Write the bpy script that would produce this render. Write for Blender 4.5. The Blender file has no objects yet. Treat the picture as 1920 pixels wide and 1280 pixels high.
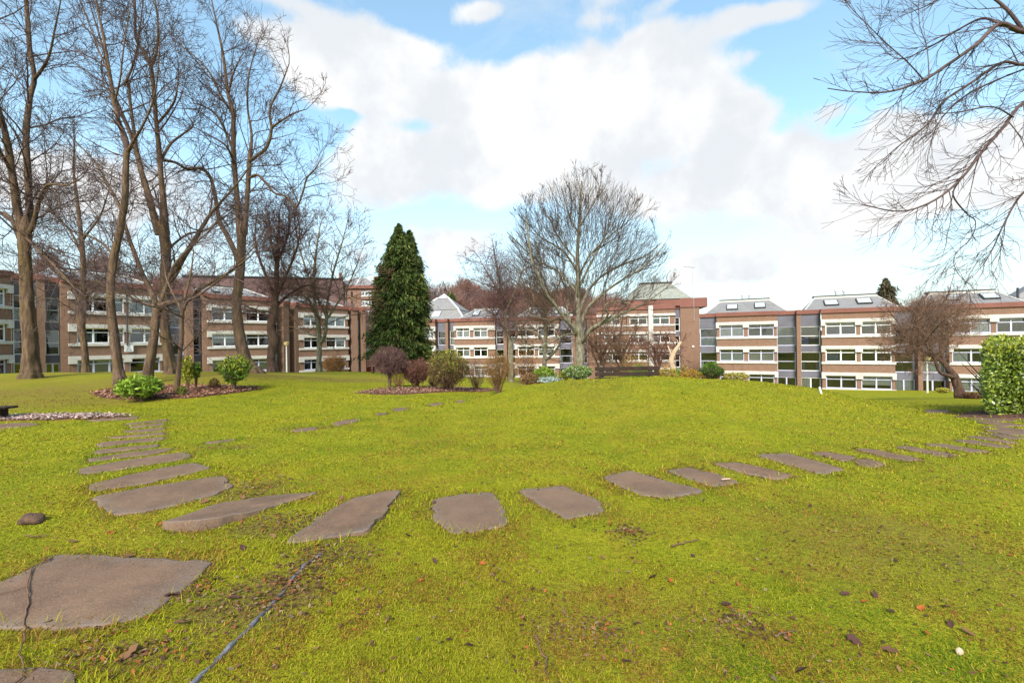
import bpy, math, random
import numpy as np
from mathutils import Vector, Matrix

scene = bpy.context.scene
COL = scene.collection
R = math.radians
rng = random.Random(7)
nrs = np.random.RandomState(11)

# ------------------------------------------------------------------ camera
F, CX, CY, HC = 853.0, 960.0, 640.0, 1.5
ROLL = R(0.8)
cr, sr = math.cos(ROLL), math.sin(ROLL)

def P(px, py, d):
    u, v = (px - CX) / F, (CY - py) / F
    return Vector(((u * cr + v * sr) * d, d, HC + (-u * sr + v * cr) * d))

cam = bpy.data.cameras.new('camera')
cam.lens, cam.sensor_width, cam.clip_end, cam.clip_start = F / 1920 * 36, 36, 8000, 0.05
camo = bpy.data.objects.new('camera', cam)
camo.matrix_world = Matrix(((cr, sr, 0, 0), (0, 0, -1, 0), (-sr, cr, 0, HC), (0, 0, 0, 1)))
COL.objects.link(camo)
scene.camera = camo

scene.view_settings.view_transform = 'Standard'
scene.view_settings.look = 'None'
scene.view_settings.exposure = 1.22
scene.view_settings.gamma = 1.0
scene.cycles.use_denoising = True
scene.cycles.max_bounces = 6
scene.cycles.transparent_max_bounces = 12
scene.cycles.caustics_reflective = False
scene.cycles.caustics_refractive = False

# ------------------------------------------------------------------ node helpers
class NT:
    def __init__(s, tree):
        s.t = tree; s.n = tree.nodes; s.l = tree.links
    def node(s, typ, **kw):
        nd = s.n.new(typ)
        for k, v in kw.items():
            setattr(nd, k, v)
        return nd
    def put(s, sock, v):
        if v is None: return
        if isinstance(v, bpy.types.NodeSocket): s.l.new(v, sock)
        elif hasattr(sock, 'default_value'):
            try: sock.default_value = v
            except Exception:
                sock.default_value = (*v, 1.0)
    def math(s, op, a, b=None, c=None, clamp=False):
        nd = s.node('ShaderNodeMath', operation=op, use_clamp=clamp)
        s.put(nd.inputs[0], a); s.put(nd.inputs[1], b); s.put(nd.inputs[2], c)
        return nd.outputs[0]
    def vmath(s, op, a, b=None, out=0):
        nd = s.node('ShaderNodeVectorMath', operation=op)
        s.put(nd.inputs[0], a); s.put(nd.inputs[1], b)
        return nd.outputs[out]
    def mix(s, f, a, b):
        nd = s.node('ShaderNodeMix', data_type='RGBA')
        s.put(nd.inputs[0], f); s.put(nd.inputs[6], a); s.put(nd.inputs[7], b)
        return nd.outputs[2]
    def noise(s, vec, scale, detail=4, rough=0.55, dist=0.0):
        nd = s.node('ShaderNodeTexNoise')
        s.put(nd.inputs['Vector'], vec); nd.inputs['Scale'].default_value = scale
        nd.inputs['Detail'].default_value = detail; nd.inputs['Roughness'].default_value = rough
        nd.inputs['Distortion'].default_value = dist
        return nd.outputs[0]
    def ramp(s, f, lo, hi, a=0.0, b=1.0, smooth=True):
        nd = s.node('ShaderNodeMapRange')
        if smooth: nd.interpolation_type = 'SMOOTHSTEP'
        s.put(nd.inputs[0], f)
        for i, v in zip((1, 2, 3, 4), (lo, hi, a, b)): nd.inputs[i].default_value = v
        return nd.outputs[0]

def c4(c): return (c[0], c[1], c[2], 1.0)

def new_mat(name):
    m = bpy.data.materials.new(name); m.use_nodes = True
    t = NT(m.node_tree)
    return m, t, t.n['Principled BSDF']

def simple(name, col, rough=0.7, var=0.15, scale=6.0, bump=0.0, spec=0.3, metal=0.0, col2=None):
    m, t, b = new_mat(name)
    tc = t.node('ShaderNodeTexCoord').outputs['Object']
    nz = t.noise(tc, scale, 6, 0.6)
    c2 = col2 or tuple(max(0, x * (1 - 2 * var)) for x in col)
    t.put(b.inputs['Base Color'], t.mix(t.ramp(nz, 0.3, 0.7), c4(c2), c4(col)))
    b.inputs['Roughness'].default_value = rough
    b.inputs['Specular IOR Level'].default_value = spec
    b.inputs['Metallic'].default_value = metal
    if bump:
        bp = t.node('ShaderNodeBump'); bp.inputs['Strength'].default_value = bump; bp.inputs['Distance'].default_value = 0.02
        t.put(bp.inputs['Height'], t.noise(tc, scale * 6, 5, 0.65)); t.put(b.inputs['Normal'], bp.outputs[0])
    return m

def attr_mat(name, rough=0.6, spec=0.25, trans=0.0):
    m, t, b = new_mat(name)
    a = t.node('ShaderNodeAttribute', attribute_name='Col')
    t.put(b.inputs['Base Color'], a.outputs['Color'])
    b.inputs['Roughness'].default_value = rough
    b.inputs['Specular IOR Level'].default_value = spec
    if trans:
        tr = t.node('ShaderNodeBsdfTranslucent'); t.put(tr.inputs[0], a.outputs['Color'])
        ms = t.node('ShaderNodeMixShader'); ms.inputs[0].default_value = trans
        t.l.new(b.outputs[0], ms.inputs[1]); t.l.new(tr.outputs[0], ms.inputs[2])
        t.l.new(ms.outputs[0], t.n['Material Output'].inputs[0])
    return m

# ------------------------------------------------------------------ object helpers
def link(o, parent=None):
    COL.objects.link(o)
    if parent is not None: o.parent = parent
    return o

def tag(o, label=None, cat=None, group=None, kind=None):
    if label: o['label'] = label
    if cat: o['category'] = cat
    if group: o['group'] = group
    if kind or label: o['kind'] = kind or 'thing'
    return o

def empty(name, loc, label, cat, group=None):
    o = bpy.data.objects.new(name, None); o.location = loc; o.empty_display_size = 0.2
    link(o); return tag(o, label, cat, group)

def np_mesh(name, V, Q, mat, parent=None, T=None, cols=None, smooth=False, origin=None):
    """mesh from numpy vertices, quads (and triangles), optional point colours"""
    V = np.asarray(V, dtype=np.float32)
    if origin is not None: V = V - np.asarray(origin, dtype=np.float32)
    Q = np.zeros((0, 4), np.int32) if Q is None else np.asarray(Q, np.int32)
    T = np.zeros((0, 3), np.int32) if T is None else np.asarray(T, np.int32)
    me = bpy.data.meshes.new(name)
    me.vertices.add(len(V)); me.vertices.foreach_set('co', V.ravel())
    li = np.concatenate([Q.ravel(), T.ravel()]).astype(np.int32)
    me.loops.add(len(li)); me.loops.foreach_set('vertex_index', li)
    nq, nt = len(Q), len(T)
    st = np.concatenate([np.arange(nq) * 4, nq * 4 + np.arange(nt) * 3]).astype(np.int32)
    me.polygons.add(nq + nt); me.polygons.foreach_set('loop_start', st)
    if smooth: me.polygons.foreach_set('use_smooth', np.ones(nq + nt, dtype=bool))
    me.update(calc_edges=True)
    if cols is not None:
        a = me.attributes.new('Col', 'FLOAT_COLOR', 'POINT')
        c = np.ones((len(V), 4), np.float32); c[:, :3] = cols
        a.data.foreach_set('color', c.ravel())
    me.materials.append(mat)
    o = bpy.data.objects.new(name, me)
    return link(o, parent)

class MB:
    """collects boxes and polygons in world space, links them as one mesh"""
    def __init__(s): s.v = []; s.f = []
    def poly(s, pts):
        n = len(s.v); s.v += [tuple(p) for p in pts]; s.f.append(tuple(range(n, n + len(pts))))
    def hexa(s, p):   # 8 corners: bottom ring 0-3, top ring 4-7
        n = len(s.v); s.v += [tuple(q) for q in p]
        for f in ((3, 2, 1, 0), (4, 5, 6, 7), (0, 1, 5, 4), (1, 2, 6, 5), (2, 3, 7, 6), (3, 0, 4, 7)):
            s.f.append(tuple(n + i for i in f))
    def box(s, c, sx, sy, sz, rz=0.0):
        ca, sa = math.cos(rz), math.sin(rz); q = []
        for z in (-sz / 2, sz / 2):
            for x, y in ((-sx / 2, -sy / 2), (sx / 2, -sy / 2), (sx / 2, sy / 2), (-sx / 2, sy / 2)):
                q.append((c[0] + x * ca - y * sa, c[1] + x * sa + y * ca, c[2] + z))
        s.hexa(q)
    def cyl(s, a, b, ra, rb=None, n=10):
        rb = ra if rb is None else rb
        a, b = Vector(a), Vector(b); t = (b - a).normalized()
        x = t.orthogonal().normalized(); y = t.cross(x); k = len(s.v)
        for p, r in ((a, ra), (b, rb)):
            for i in range(n):
                q = 2 * math.pi * i / n; s.v.append(tuple(p + x * (r * math.cos(q)) + y * (r * math.sin(q))))
        for i in range(n):
            j = (i + 1) % n; s.f.append((k + i, k + j, k + n + j, k + n + i))
        s.f.append(tuple(k + i for i in reversed(range(n)))); s.f.append(tuple(k + n + i for i in range(n)))
    def build(s, name, mat, parent=None, bevel=0.0):
        me = bpy.data.meshes.new(name)
        o = Vector((0, 0, 0)) if parent is None else parent.matrix_basis.translation
        pp = parent
        while pp is not None and pp.parent is not None:
            pp = pp.parent; o = o + pp.matrix_basis.translation
        me.from_pydata([tuple(Vector(v) - o) for v in s.v], [], s.f); me.update()
        me.materials.append(mat)
        ob = link(bpy.data.objects.new(name, me), parent)
        if bevel:
            md = ob.modifiers.new('bevel', 'BEVEL'); md.width = bevel; md.segments = 2; md.limit_method = 'ANGLE'
        return ob

# ------------------------------------------------------------------ terrain
CTRL = []      # (px, d, z)
def zc(px, py, d): CTRL.append((px, d, P(px, py, d).z))
def zz(d, pairs):
    for px, z in pairs: CTRL.append((px, d, z))
for d in (0.6, 1.5, 3.0): zz(d, [(q, 0.0) for q in (-900, 0, 500, 960, 1500, 1920, 2800)])
zz(5, [(-900, 0), (0, 0), (500, 0), (960, 0), (1400, 0), (1920, 0), (2800, 0)])
zz(8, [(-900, 0), (0, 0), (300, 0), (500, 0), (800, 0), (960, .08), (1200, .2), (1400, .18), (1600, 0), (1750, -.1), (1920, -.12), (2800, -.1)])
zz(10, [(0, .02), (250, 0), (500, 0), (800, 0), (900, .03), (960, .15), (1080, .36), (1200, .43), (1400, .34), (1540, .14), (1640, -.13), (1750, -.25), (1870, -.23), (2800, -.2)])
for px, py in ((950, 732), (989, 723), (1042, 716), (1112, 711), (1170, 708.5), (1235, 706.5), (1300, 709), (1345, 712), (1400, 716), (1470, 722), (1540, 730), (1640, 754), (1750, 765)):
    zc(px, py, 12)
zz(12, [(-900, .1), (0, .08), (250, .03), (500, .0), (700, 0), (850, -.03), (905, .02), (1900, -.45), (2800, -.4)])
zz(14.2, [(-900, .2), (0, .2), (250, .15), (500, .05), (700, -.02), (850, -.12), (940, -.18), (1020, .1), (1090, .2), (1170, .08), (1270, .08), (1335, .15), (1400, .12), (1450, -.02), (1540, -.25), (1640, -.5), (1750, -.62), (1900, -.7), (2800, -.6)])
zz(17, [(-900, .4), (-100, .4), (55, .38), (250, .35), (450, .3), (600, .05), (730, -.1), (850, -.25), (940, -.34), (1000, -.3), (1200, -.5), (1400, -.55), (1600, -.9), (1800, -.89), (2000, -1), (2800, -.9)])
zz(22, [(-900, .4), (55, .3), (250, .28), (450, .25), (600, 0), (730, -.28), (900, -.45), (1000, -.65), (1200, -1), (1400, -1.2), (1600, -1.5), (1800, -1.45), (2800, -1.4)])
zz(28, [(-900, -.2), (55, -.4), (250, -.4), (450, -.4), (600, -.2), (680, -.3), (800, -.55), (960, -1), (1200, -1.6), (1400, -2), (1600, -2.3), (1800, -2.1), (2800, -2)])
zz(36, [(-900, -.9), (55, -.9), (250, -.95), (450, -1), (600, -.8), (700, -.8), (850, -1.25), (1000, -2), (1200, -2.6), (1400, -2.9), (1600, -3.0), (1800, -3.1), (2800, -3.1)])
zz(46, [(-900, -1.2), (0, -1.2), (250, -1.4), (450, -1.6), (600, -1.6), (700, -1.9), (850, -2.4), (1000, -3), (1200, -3.4), (1400, -3.8), (1600, -3.85), (1900, -3.95), (2800, -3.95)])
zz(62, [(-900, -1.5), (0, -1.6), (400, -2.0), (700, -2.9), (1000, -3.55), (1400, -3.9), (1900, -3.95), (2800, -3.95)])
for d in (110, 300, 1000, 4000): zz(d, [(q, -3.6) for q in (-900, 0, 500, 960, 1400, 1900, 2800)])

def polar(x, y): return np.arctan2(x, y), np.log(np.maximum(np.hypot(x, y), 0.3))
KT = 2.2
_c = np.array([((px - CX) / F * d, d, z) for px, d, z in CTRL])
_th, _lr = polar(_c[:, 0], _c[:, 1])
_q = np.stack([_th * KT, _lr], 1)
def _phi(r2): return 0.5 * r2 * np.log(r2 + 1e-12)
_n = len(_q)
_A = np.zeros((_n + 3, _n + 3))
_A[:_n, :_n] = _phi(((_q[:, None] - _q[None]) ** 2).sum(2)) + np.eye(_n) * 1e-4
_A[:_n, _n:] = np.concatenate([np.ones((_n, 1)), _q], 1); _A[_n:, :_n] = _A[:_n, _n:].T
_w = np.linalg.solve(_A, np.concatenate([_c[:, 2], np.zeros(3)]))
TH = np.linspace(-R(66), R(66), 261); LR = np.linspace(math.log(0.5), math.log(4200), 380)
_gt, _gl = np.meshgrid(TH, LR)
_gq = np.stack([_gt.ravel() * KT, _gl.ravel()], 1)
_gz = np.concatenate([_phi(((g[:, None] - _q[None]) ** 2).sum(2)) @ _w[:_n] + _w[_n] + g @ _w[_n + 1:] for g in np.array_split(_gq, 40)])
_gx, _gy = np.sin(_gt.ravel()) * np.exp(_gl.ravel()), np.cos(_gt.ravel()) * np.exp(_gl.ravel())
_und = 0.016 * np.sin(_gx * 2.1 + 1.3 * np.sin(_gy * 1.1)) * np.sin(_gy * 1.7 + .6) + 0.01 * np.sin(_gx * 5.3 + _gy * 3.9) * np.sin(_gy * 4.7 - _gx * 2.2)
GZ = (_gz + _und * np.clip(np.exp(_gl.ravel()) / 4, 0.3, 1)).reshape(_gt.shape)

def gz(x, y):
    """terrain height, vectorised"""
    th, lr = polar(np.asarray(x, float), np.asarray(y, float))
    a = np.clip((th - TH[0]) / (TH[1] - TH[0]), 0, len(TH) - 1.001)
    b = np.clip((lr - LR[0]) / (LR[1] - LR[0]), 0, len(LR) - 1.001)
    i, j = a.astype(int), b.astype(int); fa, fb = a - i, b - j
    return (GZ[j, i] * (1 - fa) * (1 - fb) + GZ[j, i + 1] * fa * (1 - fb) + GZ[j + 1, i] * (1 - fa) * fb + GZ[j + 1, i + 1] * fa * fb)

def gp(x, y, dz=0.0): return Vector((x, y, float(gz(x, y)) + dz))

def hit(px, py, dmax=80.0):
    """where the line of sight through a pixel meets the ground"""
    d = 1.0
    while d < dmax:
        p = P(px, py, d)
        if p.z <= float(gz(p.x, p.y)): break
        d *= 1.01
    lo, hi = d / 1.01, d
    for _ in range(14):
        m = (lo + hi) / 2; p = P(px, py, m)
        if p.z <= float(gz(p.x, p.y)): hi = m
        else: lo = m
    return P(px, py, hi)

def cosx(px): return 1 / math.hypot(1, (px - CX) / F)    # a round thing looks wider off the axis

def base(px, d):
    x = (px - CX) / F * d
    return gp(x, d)

# ------------------------------------------------------------------ sun and sky
SUN_EL, SUN_AZ = R(38), R(192)         # azimuth clockwise from +Y: behind the camera, to the left
sd = Vector((math.sin(SUN_AZ) * math.cos(SUN_EL), math.cos(SUN_AZ) * math.cos(SUN_EL), math.sin(SUN_EL)))
sl = bpy.data.lights.new('sun', 'SUN'); sl.energy = 2.9; sl.angle = R(18); sl.color = (1.0, 0.92, 0.80)
so = bpy.data.objects.new('sun', sl); so.rotation_euler = (-sd).to_track_quat('-Z', 'Y').to_euler(); link(so)

w = bpy.data.worlds.new('World'); scene.world = w; w.use_nodes = True
t = NT(w.node_tree)
bg = t.n['Background']; bg.inputs[1].default_value = 0.15
sky = t.node('ShaderNodeTexSky', sky_type='NISHITA', sun_disc=False)
sky.sun_elevation, sky.sun_rotation = SUN_EL, SUN_AZ
sky.air_density, sky.dust_density, sky.ozone_density, sky.altitude = 1.0, 1.0, 1.2, 0
dirv = t.node('ShaderNodeTexCoord').outputs['Generated']
sep = t.node('ShaderNodeSeparateXYZ'); t.l.new(dirv, sep.inputs[0])
az = t.math('MULTIPLY', t.math('ARCTAN2', sep.outputs[0], sep.outputs[1]), 180 / math.pi)
el = t.math('MULTIPLY', t.math('ARCSINE', sep.outputs[2]), 180 / math.pi)
cmb = t.node('ShaderNodeCombineXYZ'); t.l.new(az, cmb.inputs[0]); t.l.new(el, cmb.inputs[1])
wob = t.node('ShaderNodeTexNoise'); t.l.new(dirv, wob.inputs['Vector']); wob.inputs['Scale'].default_value = 5.0; wob.inputs['Detail'].default_value = 3
wv = t.vmath('MULTIPLY', t.vmath('SUBTRACT', wob.outputs['Color'], (0.5, 0.5, 0.5)), (4.5, 3.5, 0))
pos = t.vmath('ADD', cmb.outputs[0], wv)
def azel(px, py):
    d = P(px, py, 1) - Vector((0, 0, HC)); d.normalize()
    return math.degrees(math.atan2(d.x, d.y)), math.degrees(math.asin(d.z))
# cumulus of the photographed sky: centre and half size, weight (negative = a blue gap)
CLOUDS = [(880, 195, 300, 75, 1.0), (700, 165, 130, 60, .8), (1100, 150, 190, 85, .9), (1250, 190, 160, 80, .9), (1340, 225, 110, 60, .8), (1050, 270, 330, 80, .9),
          (690, 305, 110, 65, .8), (830, 340, 170, 40, .55), (1490, 310, 130, 85, .9), (1330, 360, 280, 70, .95), (1000, 380, 200, 50, .5), (720, 400, 140, 50, .45), (1640, 390, 230, 75, .9), (1500, 420, 170, 45, .6), (1790, 300, 180, 80, .9), (1920, 330, 120, 110, .8),
          (545, 78, 75, 38, .75), (690, 60, 100, 45, .7), (640, 95, 70, 40, .65), (600, 150, 60, 35, .6), (480, 60, 60, 40, .35), (780, 90, 60, 30, .5), (905, 12, 60, 30, .8), (1215, 78, 55, 48, .85), (1390, 45, 110, 38, .85), (1480, 15, 80, 25, .6), (1120, 30, 60, 22, .5), (1420, 118, 40, 10, .5), (1560, 205, 45, 20, .55), (1640, 230, 80, 40, .5), (1700, 240, 90, 50, .6),
          (110, 330, 190, 70, .9), (320, 430, 280, 80, .6), (90, 190, 120, 50, .3), (330, 340, 100, 50, .4), (500, -10, 120, 25, .6), (1130, -5, 60, 12, .5), (1250, 0, 70, 10, .4),
          (855, 465, 85, 48, .95), (690, 475, 50, 30, .7), (1385, 505, 125, 42, .95), (1290, 520, 70, 40, .7), (250, 560, 400, 40, .6), (1030, 520, 130, 50, .4),
          (2400, 200, 350, 140, .9), (-500, 250, 300, 120, .9), (960, -700, 500, 200, .8), (300, -500, 300, 130, .7),
          (660, 215, 26, 14, -.6), (770, 235, 55, 22, -.55), (1480, 120, 100, 60, -.5), (960, 95, 60, 20, -.35), (620, 250, 40, 40, -.3), (1600, 240, 60, 25, -.35), (850, 415, 160, 16, -.5), (1330, 440, 90, 16, -.5), (1650, 500, 160, 30, -.4), (1450, 240, 30, 25, -.3)]
acc = None
for px, py, rx, ry, wt in CLOUDS:
    a0, e0 = azel(px, py); a1, _ = azel(px + rx, py); _, e1 = azel(px, py - ry)
    q = t.vmath('MULTIPLY', t.vmath('SUBTRACT', pos, (a0, e0, 0)), (1 / max(1.0, abs(a1 - a0)), 1 / max(.8, abs(e1 - e0)), 0))
    g = t.math('EXPONENT', t.math('MULTIPLY', t.vmath('DOT_PRODUCT', q, q, 1), -1.15))
    acc = t.math('MULTIPLY_ADD', g, wt, acc if acc is not None else 0.0)
back = t.ramp(sep.outputs[1], -0.1, 0.3, 0.42, 0.0)
n1 = t.noise(dirv, 8.0, 10, 0.66, 0.15)
dens = t.math('ADD', t.math('ADD', t.math('MINIMUM', acc, 1.25), back), t.math('MULTIPLY', t.math('SUBTRACT', n1, 0.5), 1.35))
cm = t.ramp(dens, 0.22, 0.84)
wisp = t.ramp(t.noise(dirv, 3.0, 8, 0.65, 0.6), 0.40, 0.76, 0.0, 0.5)
hz = t.ramp(el, 0.0, 30.0, 0.78, 0.0)      # thin pale veil low in the sky
cm2 = t.math('MAXIMUM', t.math('MAXIMUM', cm, 0.13), t.math('MAXIMUM', wisp, hz))
shade = t.noise(t.vmath('ADD', dirv, (0.02, 0, 0.05)), 4.5, 6, 0.55)
ccol = t.mix(t.ramp(shade, 0.40, 0.58), (2.40, 2.52, 2.65, 1), (2.98, 2.99, 3.0, 1))
pale = t.mix(cm, (2.42, 2.66, 2.80, 1), ccol)
SKYGAIN = t.vmath('MULTIPLY', sky.outputs[0], (0.90, 1.09, 0.98))
fin = t.mix(cm2, SKYGAIN, pale)
t.l.new(fin, bg.inputs[0])
# ------------------------------------------------------------------ materials
def brick_mat():
    m, t, b = new_mat('brick')
    geo = t.node('ShaderNodeNewGeometry')
    sp = t.node('ShaderNodeSeparateXYZ'); t.l.new(geo.outputs['Position'], sp.inputs[0])
    sn = t.node('ShaderNodeSeparateXYZ'); t.l.new(geo.outputs['True Normal'], sn.inputs[0])
    # horizontal coordinate along the wall
    h = t.math('SUBTRACT', t.math('MULTIPLY', sp.outputs[0], sn.outputs[1]), t.math('MULTIPLY', sp.outputs[1], sn.outputs[0]))
    cb = t.node('ShaderNodeCombineXYZ'); t.l.new(h, cb.inputs[0]); t.l.new(sp.outputs[2], cb.inputs[1])
    bt = t.node('ShaderNodeTexBrick'); t.l.new(cb.outputs[0], bt.inputs['Vector'])
    bt.inputs['Color1'].default_value = (0.15, 0.076, 0.055, 1); bt.inputs['Color2'].default_value = (0.205, 0.108, 0.074, 1)
    bt.inputs['Mortar'].default_value = (0.27, 0.21, 0.16, 1); bt.inputs['Scale'].default_value = 1.0
    bt.inputs['Mortar Size'].default_value = 0.008; bt.inputs['Brick Width'].default_value = 0.225; bt.inputs['Row Height'].default_value = 0.075
    nz = t.noise(cb.outputs[0], 0.9, 6, 0.65)
    n2 = t.noise(cb.outputs[0], 5.0, 4, 0.7)
    c = t.mix(t.ramp(nz, 0.3, 0.75, 0.0, 0.45), bt.outputs[0], (0.16, 0.085, 0.055, 1))
    c = t.mix(t.ramp(n2, 0.45, 0.8, 0.0, 0.35), c, (0.36, 0.2, 0.12, 1))
    n3 = t.noise(t.vmath('MULTIPLY', cb.outputs[0], (1.6, .12, 1)), 1.0, 5, 0.7)      # rain streaks
    c = t.mix(t.ramp(n3, 0.52, 0.75, 0, 0.45), c, (0.11, 0.07, 0.055, 1))
    t.put(b.inputs['Base Color'], c); b.inputs['Roughness'].default_value = 0.9; b.inputs['Specular IOR Level'].default_value = 0.15
    return m

def slate_mat(name, c1, c2, rough=0.5):
    m, t, b = new_mat(name)
    geo = t.node('ShaderNodeNewGeometry'); pos = geo.outputs['Position']
    sp = t.node('ShaderNodeSeparateXYZ'); t.l.new(pos, sp.inputs[0])
    hx = t.math('ADD', sp.outputs[0], t.math('MULTIPLY', sp.outputs[1], 0.6))
    cb = t.node('ShaderNodeCombineXYZ'); t.l.new(hx, cb.inputs[0]); t.l.new(sp.outputs[2], cb.inputs[1])
    bt = t.node('ShaderNodeTexBrick'); t.l.new(cb.outputs[0], bt.inputs['Vector'])
    bt.inputs['Color1'].default_value = c4(c1); bt.inputs['Color2'].default_value = c4(c2)
    bt.inputs['Mortar'].default_value = c4([x * .45 for x in c1]); bt.inputs['Scale'].default_value = 1
    bt.inputs['Mortar Size'].default_value = 0.012; bt.inputs['Brick Width'].default_value = 0.3; bt.inputs['Row Height'].default_value = 0.2
    nz = t.noise(pos, 0.8, 6, 0.65)
    c = t.mix(t.ramp(nz, 0.45, 0.75, 0, 0.5), bt.outputs[0], (0.19, 0.18, 0.13, 1))
    t.put(b.inputs['Base Color'], c); b.inputs['Roughness'].default_value = rough
    return m

def glass_mat():
    m, t, b = new_mat('window_glass')
    t.n.remove(b)
    tr = t.node('ShaderNodeBsdfTransparent'); tr.inputs[0].default_value = (0.82, 0.84, 0.86, 1)
    gl = t.node('ShaderNodeBsdfGlossy'); gl.inputs['Roughness'].default_value = 0.02; gl.inputs[0].default_value = (0.95, 0.97, 1, 1)
    fr = t.node('ShaderNodeFresnel'); fr.inputs[0].default_value = 1.6
    geo = t.node('ShaderNodeNewGeometry')
    bp = t.node('ShaderNodeBump'); bp.inputs['Strength'].default_value = 0.04; bp.inputs['Distance'].default_value = 0.1
    t.put(bp.inputs['Height'], t.noise(geo.outputs['Position'], 0.8, 2)); t.l.new(bp.outputs[0], gl.inputs['Normal'])
    ms = t.node('ShaderNodeMixShader'); t.l.new(t.math('MULTIPLY', fr.outputs[0], 1.4, clamp=True), ms.inputs[0])
    t.l.new(tr.outputs[0], ms.inputs[1]); t.l.new(gl.outputs[0], ms.inputs[2])
    t.l.new(ms.outputs[0], t.n['Material Output'].inputs[0])
    return m

def bark_mat(name, c1, c2, moss=(0.10, 0.10, 0.025), mossamt=0.5, scale=5.0):
    m, t, b = new_mat(name)
    geo = t.node('ShaderNodeNewGeometry'); pos = geo.outputs['Position']
    st = t.vmath('MULTIPLY', pos, (1, 1, 0.22))
    n1 = t.noise(st, scale * 2.2, 7, 0.7); n2 = t.noise(pos, scale * 0.35, 5, 0.6)
    c = t.mix(t.ramp(n1, 0.35, 0.68), c4(c1), c4(c2))
    c = t.mix(t.ramp(n2, 0.46, 0.72, 0, mossamt), c, c4(moss))
    t.put(b.inputs['Base Color'], c); b.inputs['Roughness'].default_value = 0.95; b.inputs['Specular IOR Level'].default_value = 0.1
    bp = t.node('ShaderNodeBump'); bp.inputs['Strength'].default_value = 0.9; bp.inputs['Distance'].default_value = 0.05
    t.put(bp.inputs['Height'], n1); t.put(b.inputs['Normal'], bp.outputs[0])
    return m

M = dict(
    brick=brick_mat(),
    concrete=simple('white_concrete', (0.53, 0.495, 0.47), 0.8, 0.09, 1.5),
    fascia=simple('red_fascia', (0.20, 0.078, 0.06), 0.7, 0.10, 0.8),
    cladding=simple('grey_cladding', (0.135, 0.13, 0.165), 0.55, 0.12, 0.7),
    frame_white=simple('white_frame', (0.74, 0.74, 0.76), 0.5, 0.04, 3),
    frame_blue=simple('lavender_frame', (0.46, 0.46, 0.60), 0.5, 0.05, 3),
    glass=glass_mat(),
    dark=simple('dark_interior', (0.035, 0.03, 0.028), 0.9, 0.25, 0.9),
    net=simple('net_curtain', (0.72, 0.74, 0.70), 0.9, 0.06, 4),
    blind=simple('cream_blind', (0.70, 0.68, 0.58), 0.9, 0.04, 2),
    purple=simple('purple_curtain', (0.13, 0.10, 0.22), 0.9, 0.2, 5),
    blue=simple('blue_curtain', (0.16, 0.19, 0.34), 0.9, 0.2, 5),
    slate=slate_mat('roof_slate', (0.225, 0.215, 0.22), (0.18, 0.172, 0.178), 0.65),
    slate_green=slate_mat('mossy_slate', (0.22, 0.23, 0.20), (0.30, 0.30, 0.26)),
    lead=simple('lead_trim', (0.055, 0.055, 0.06), 0.6, 0.2, 2),
    metal=simple('galvanised_metal', (0.45, 0.46, 0.47), 0.45, 0.1, 3, metal=0.6),
    pale=simple('pale_post', (0.52, 0.50, 0.46), 0.6, 0.08, 3),
    door=simple('red_door', (0.28, 0.055, 0.025), 0.6, 0.06, 2),
    timber=simple('stained_timber', (0.035, 0.018, 0.012), 0.75, 0.25, 9, 0.3),
    timber_grey=simple('weathered_timber', (0.16, 0.12, 0.10), 0.85, 0.2, 9, 0.3),
    timber_red=simple('red_brown_timber', (0.11, 0.05, 0.04), 0.8, 0.2, 9, 0.3),
    bark_big=bark_mat('old_tree_bark', (0.066, 0.042, 0.030), (0.17, 0.112, 0.075), (0.125, 0.09, 0.033), 0.55),
    bark_ash=bark_mat('ash_bark', (0.10, 0.085, 0.06), (0.29, 0.26, 0.20), (0.11, 0.10, 0.03), 0.6),
    bark_red=bark_mat('reddish_bark', (0.06, 0.035, 0.028), (0.14, 0.085, 0.065), (0.10, 0.075, 0.04), 0.4),
    bark_dead=bark_mat('bare_dead_wood', (0.36, 0.25, 0.16), (0.55, 0.42, 0.30), (0.25, 0.16, 0.1), 0.5),
    twig=simple('twig_bark', (0.115, 0.078, 0.074), 0.95, 0.2, 3, spec=0.1),
    twig_ash=simple('ash_twig_bark', (0.11, 0.085, 0.065), 0.95, 0.3, 2, spec=0.1, col2=(0.06, 0.042, 0.036)),
    twig_red=simple('reddish_twig_bark', (0.17, 0.08, 0.06), 0.95, 0.2, 3, spec=0.1),
    twig_purple=simple('purplish_twig_bark', (0.16, 0.088, 0.085), 0.95, 0.2, 3, spec=0.1),
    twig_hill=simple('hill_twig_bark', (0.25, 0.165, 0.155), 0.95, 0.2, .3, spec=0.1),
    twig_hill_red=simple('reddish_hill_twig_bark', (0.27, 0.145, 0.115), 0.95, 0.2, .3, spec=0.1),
    twig_thorn=simple('thorn_twig_bark', (0.25, 0.15, 0.105), 0.95, 0.2, 3, spec=0.1),
    twig_ochre=simple('ochre_twig_bark', (0.26, 0.14, 0.055), 0.95, 0.2, 3, spec=0.1),
    twig_brown=simple('brown_twig_bark', (0.18, 0.105, 0.07), 0.95, 0.2, 3, spec=0.1),
    leaf=attr_mat('leaves', 0.55, 0.3, 0.25),
    gloss_leaf=attr_mat('glossy_leaves', 0.32, 0.5, 0.15),
    needle=attr_mat('needles', 0.7, 0.2, 0.1),
    blade=attr_mat('grass_blades', 0.7, 0.06, 0.3),
    litter=attr_mat('dry_leaves', 0.8, 0.2, 0.1),
)

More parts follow.
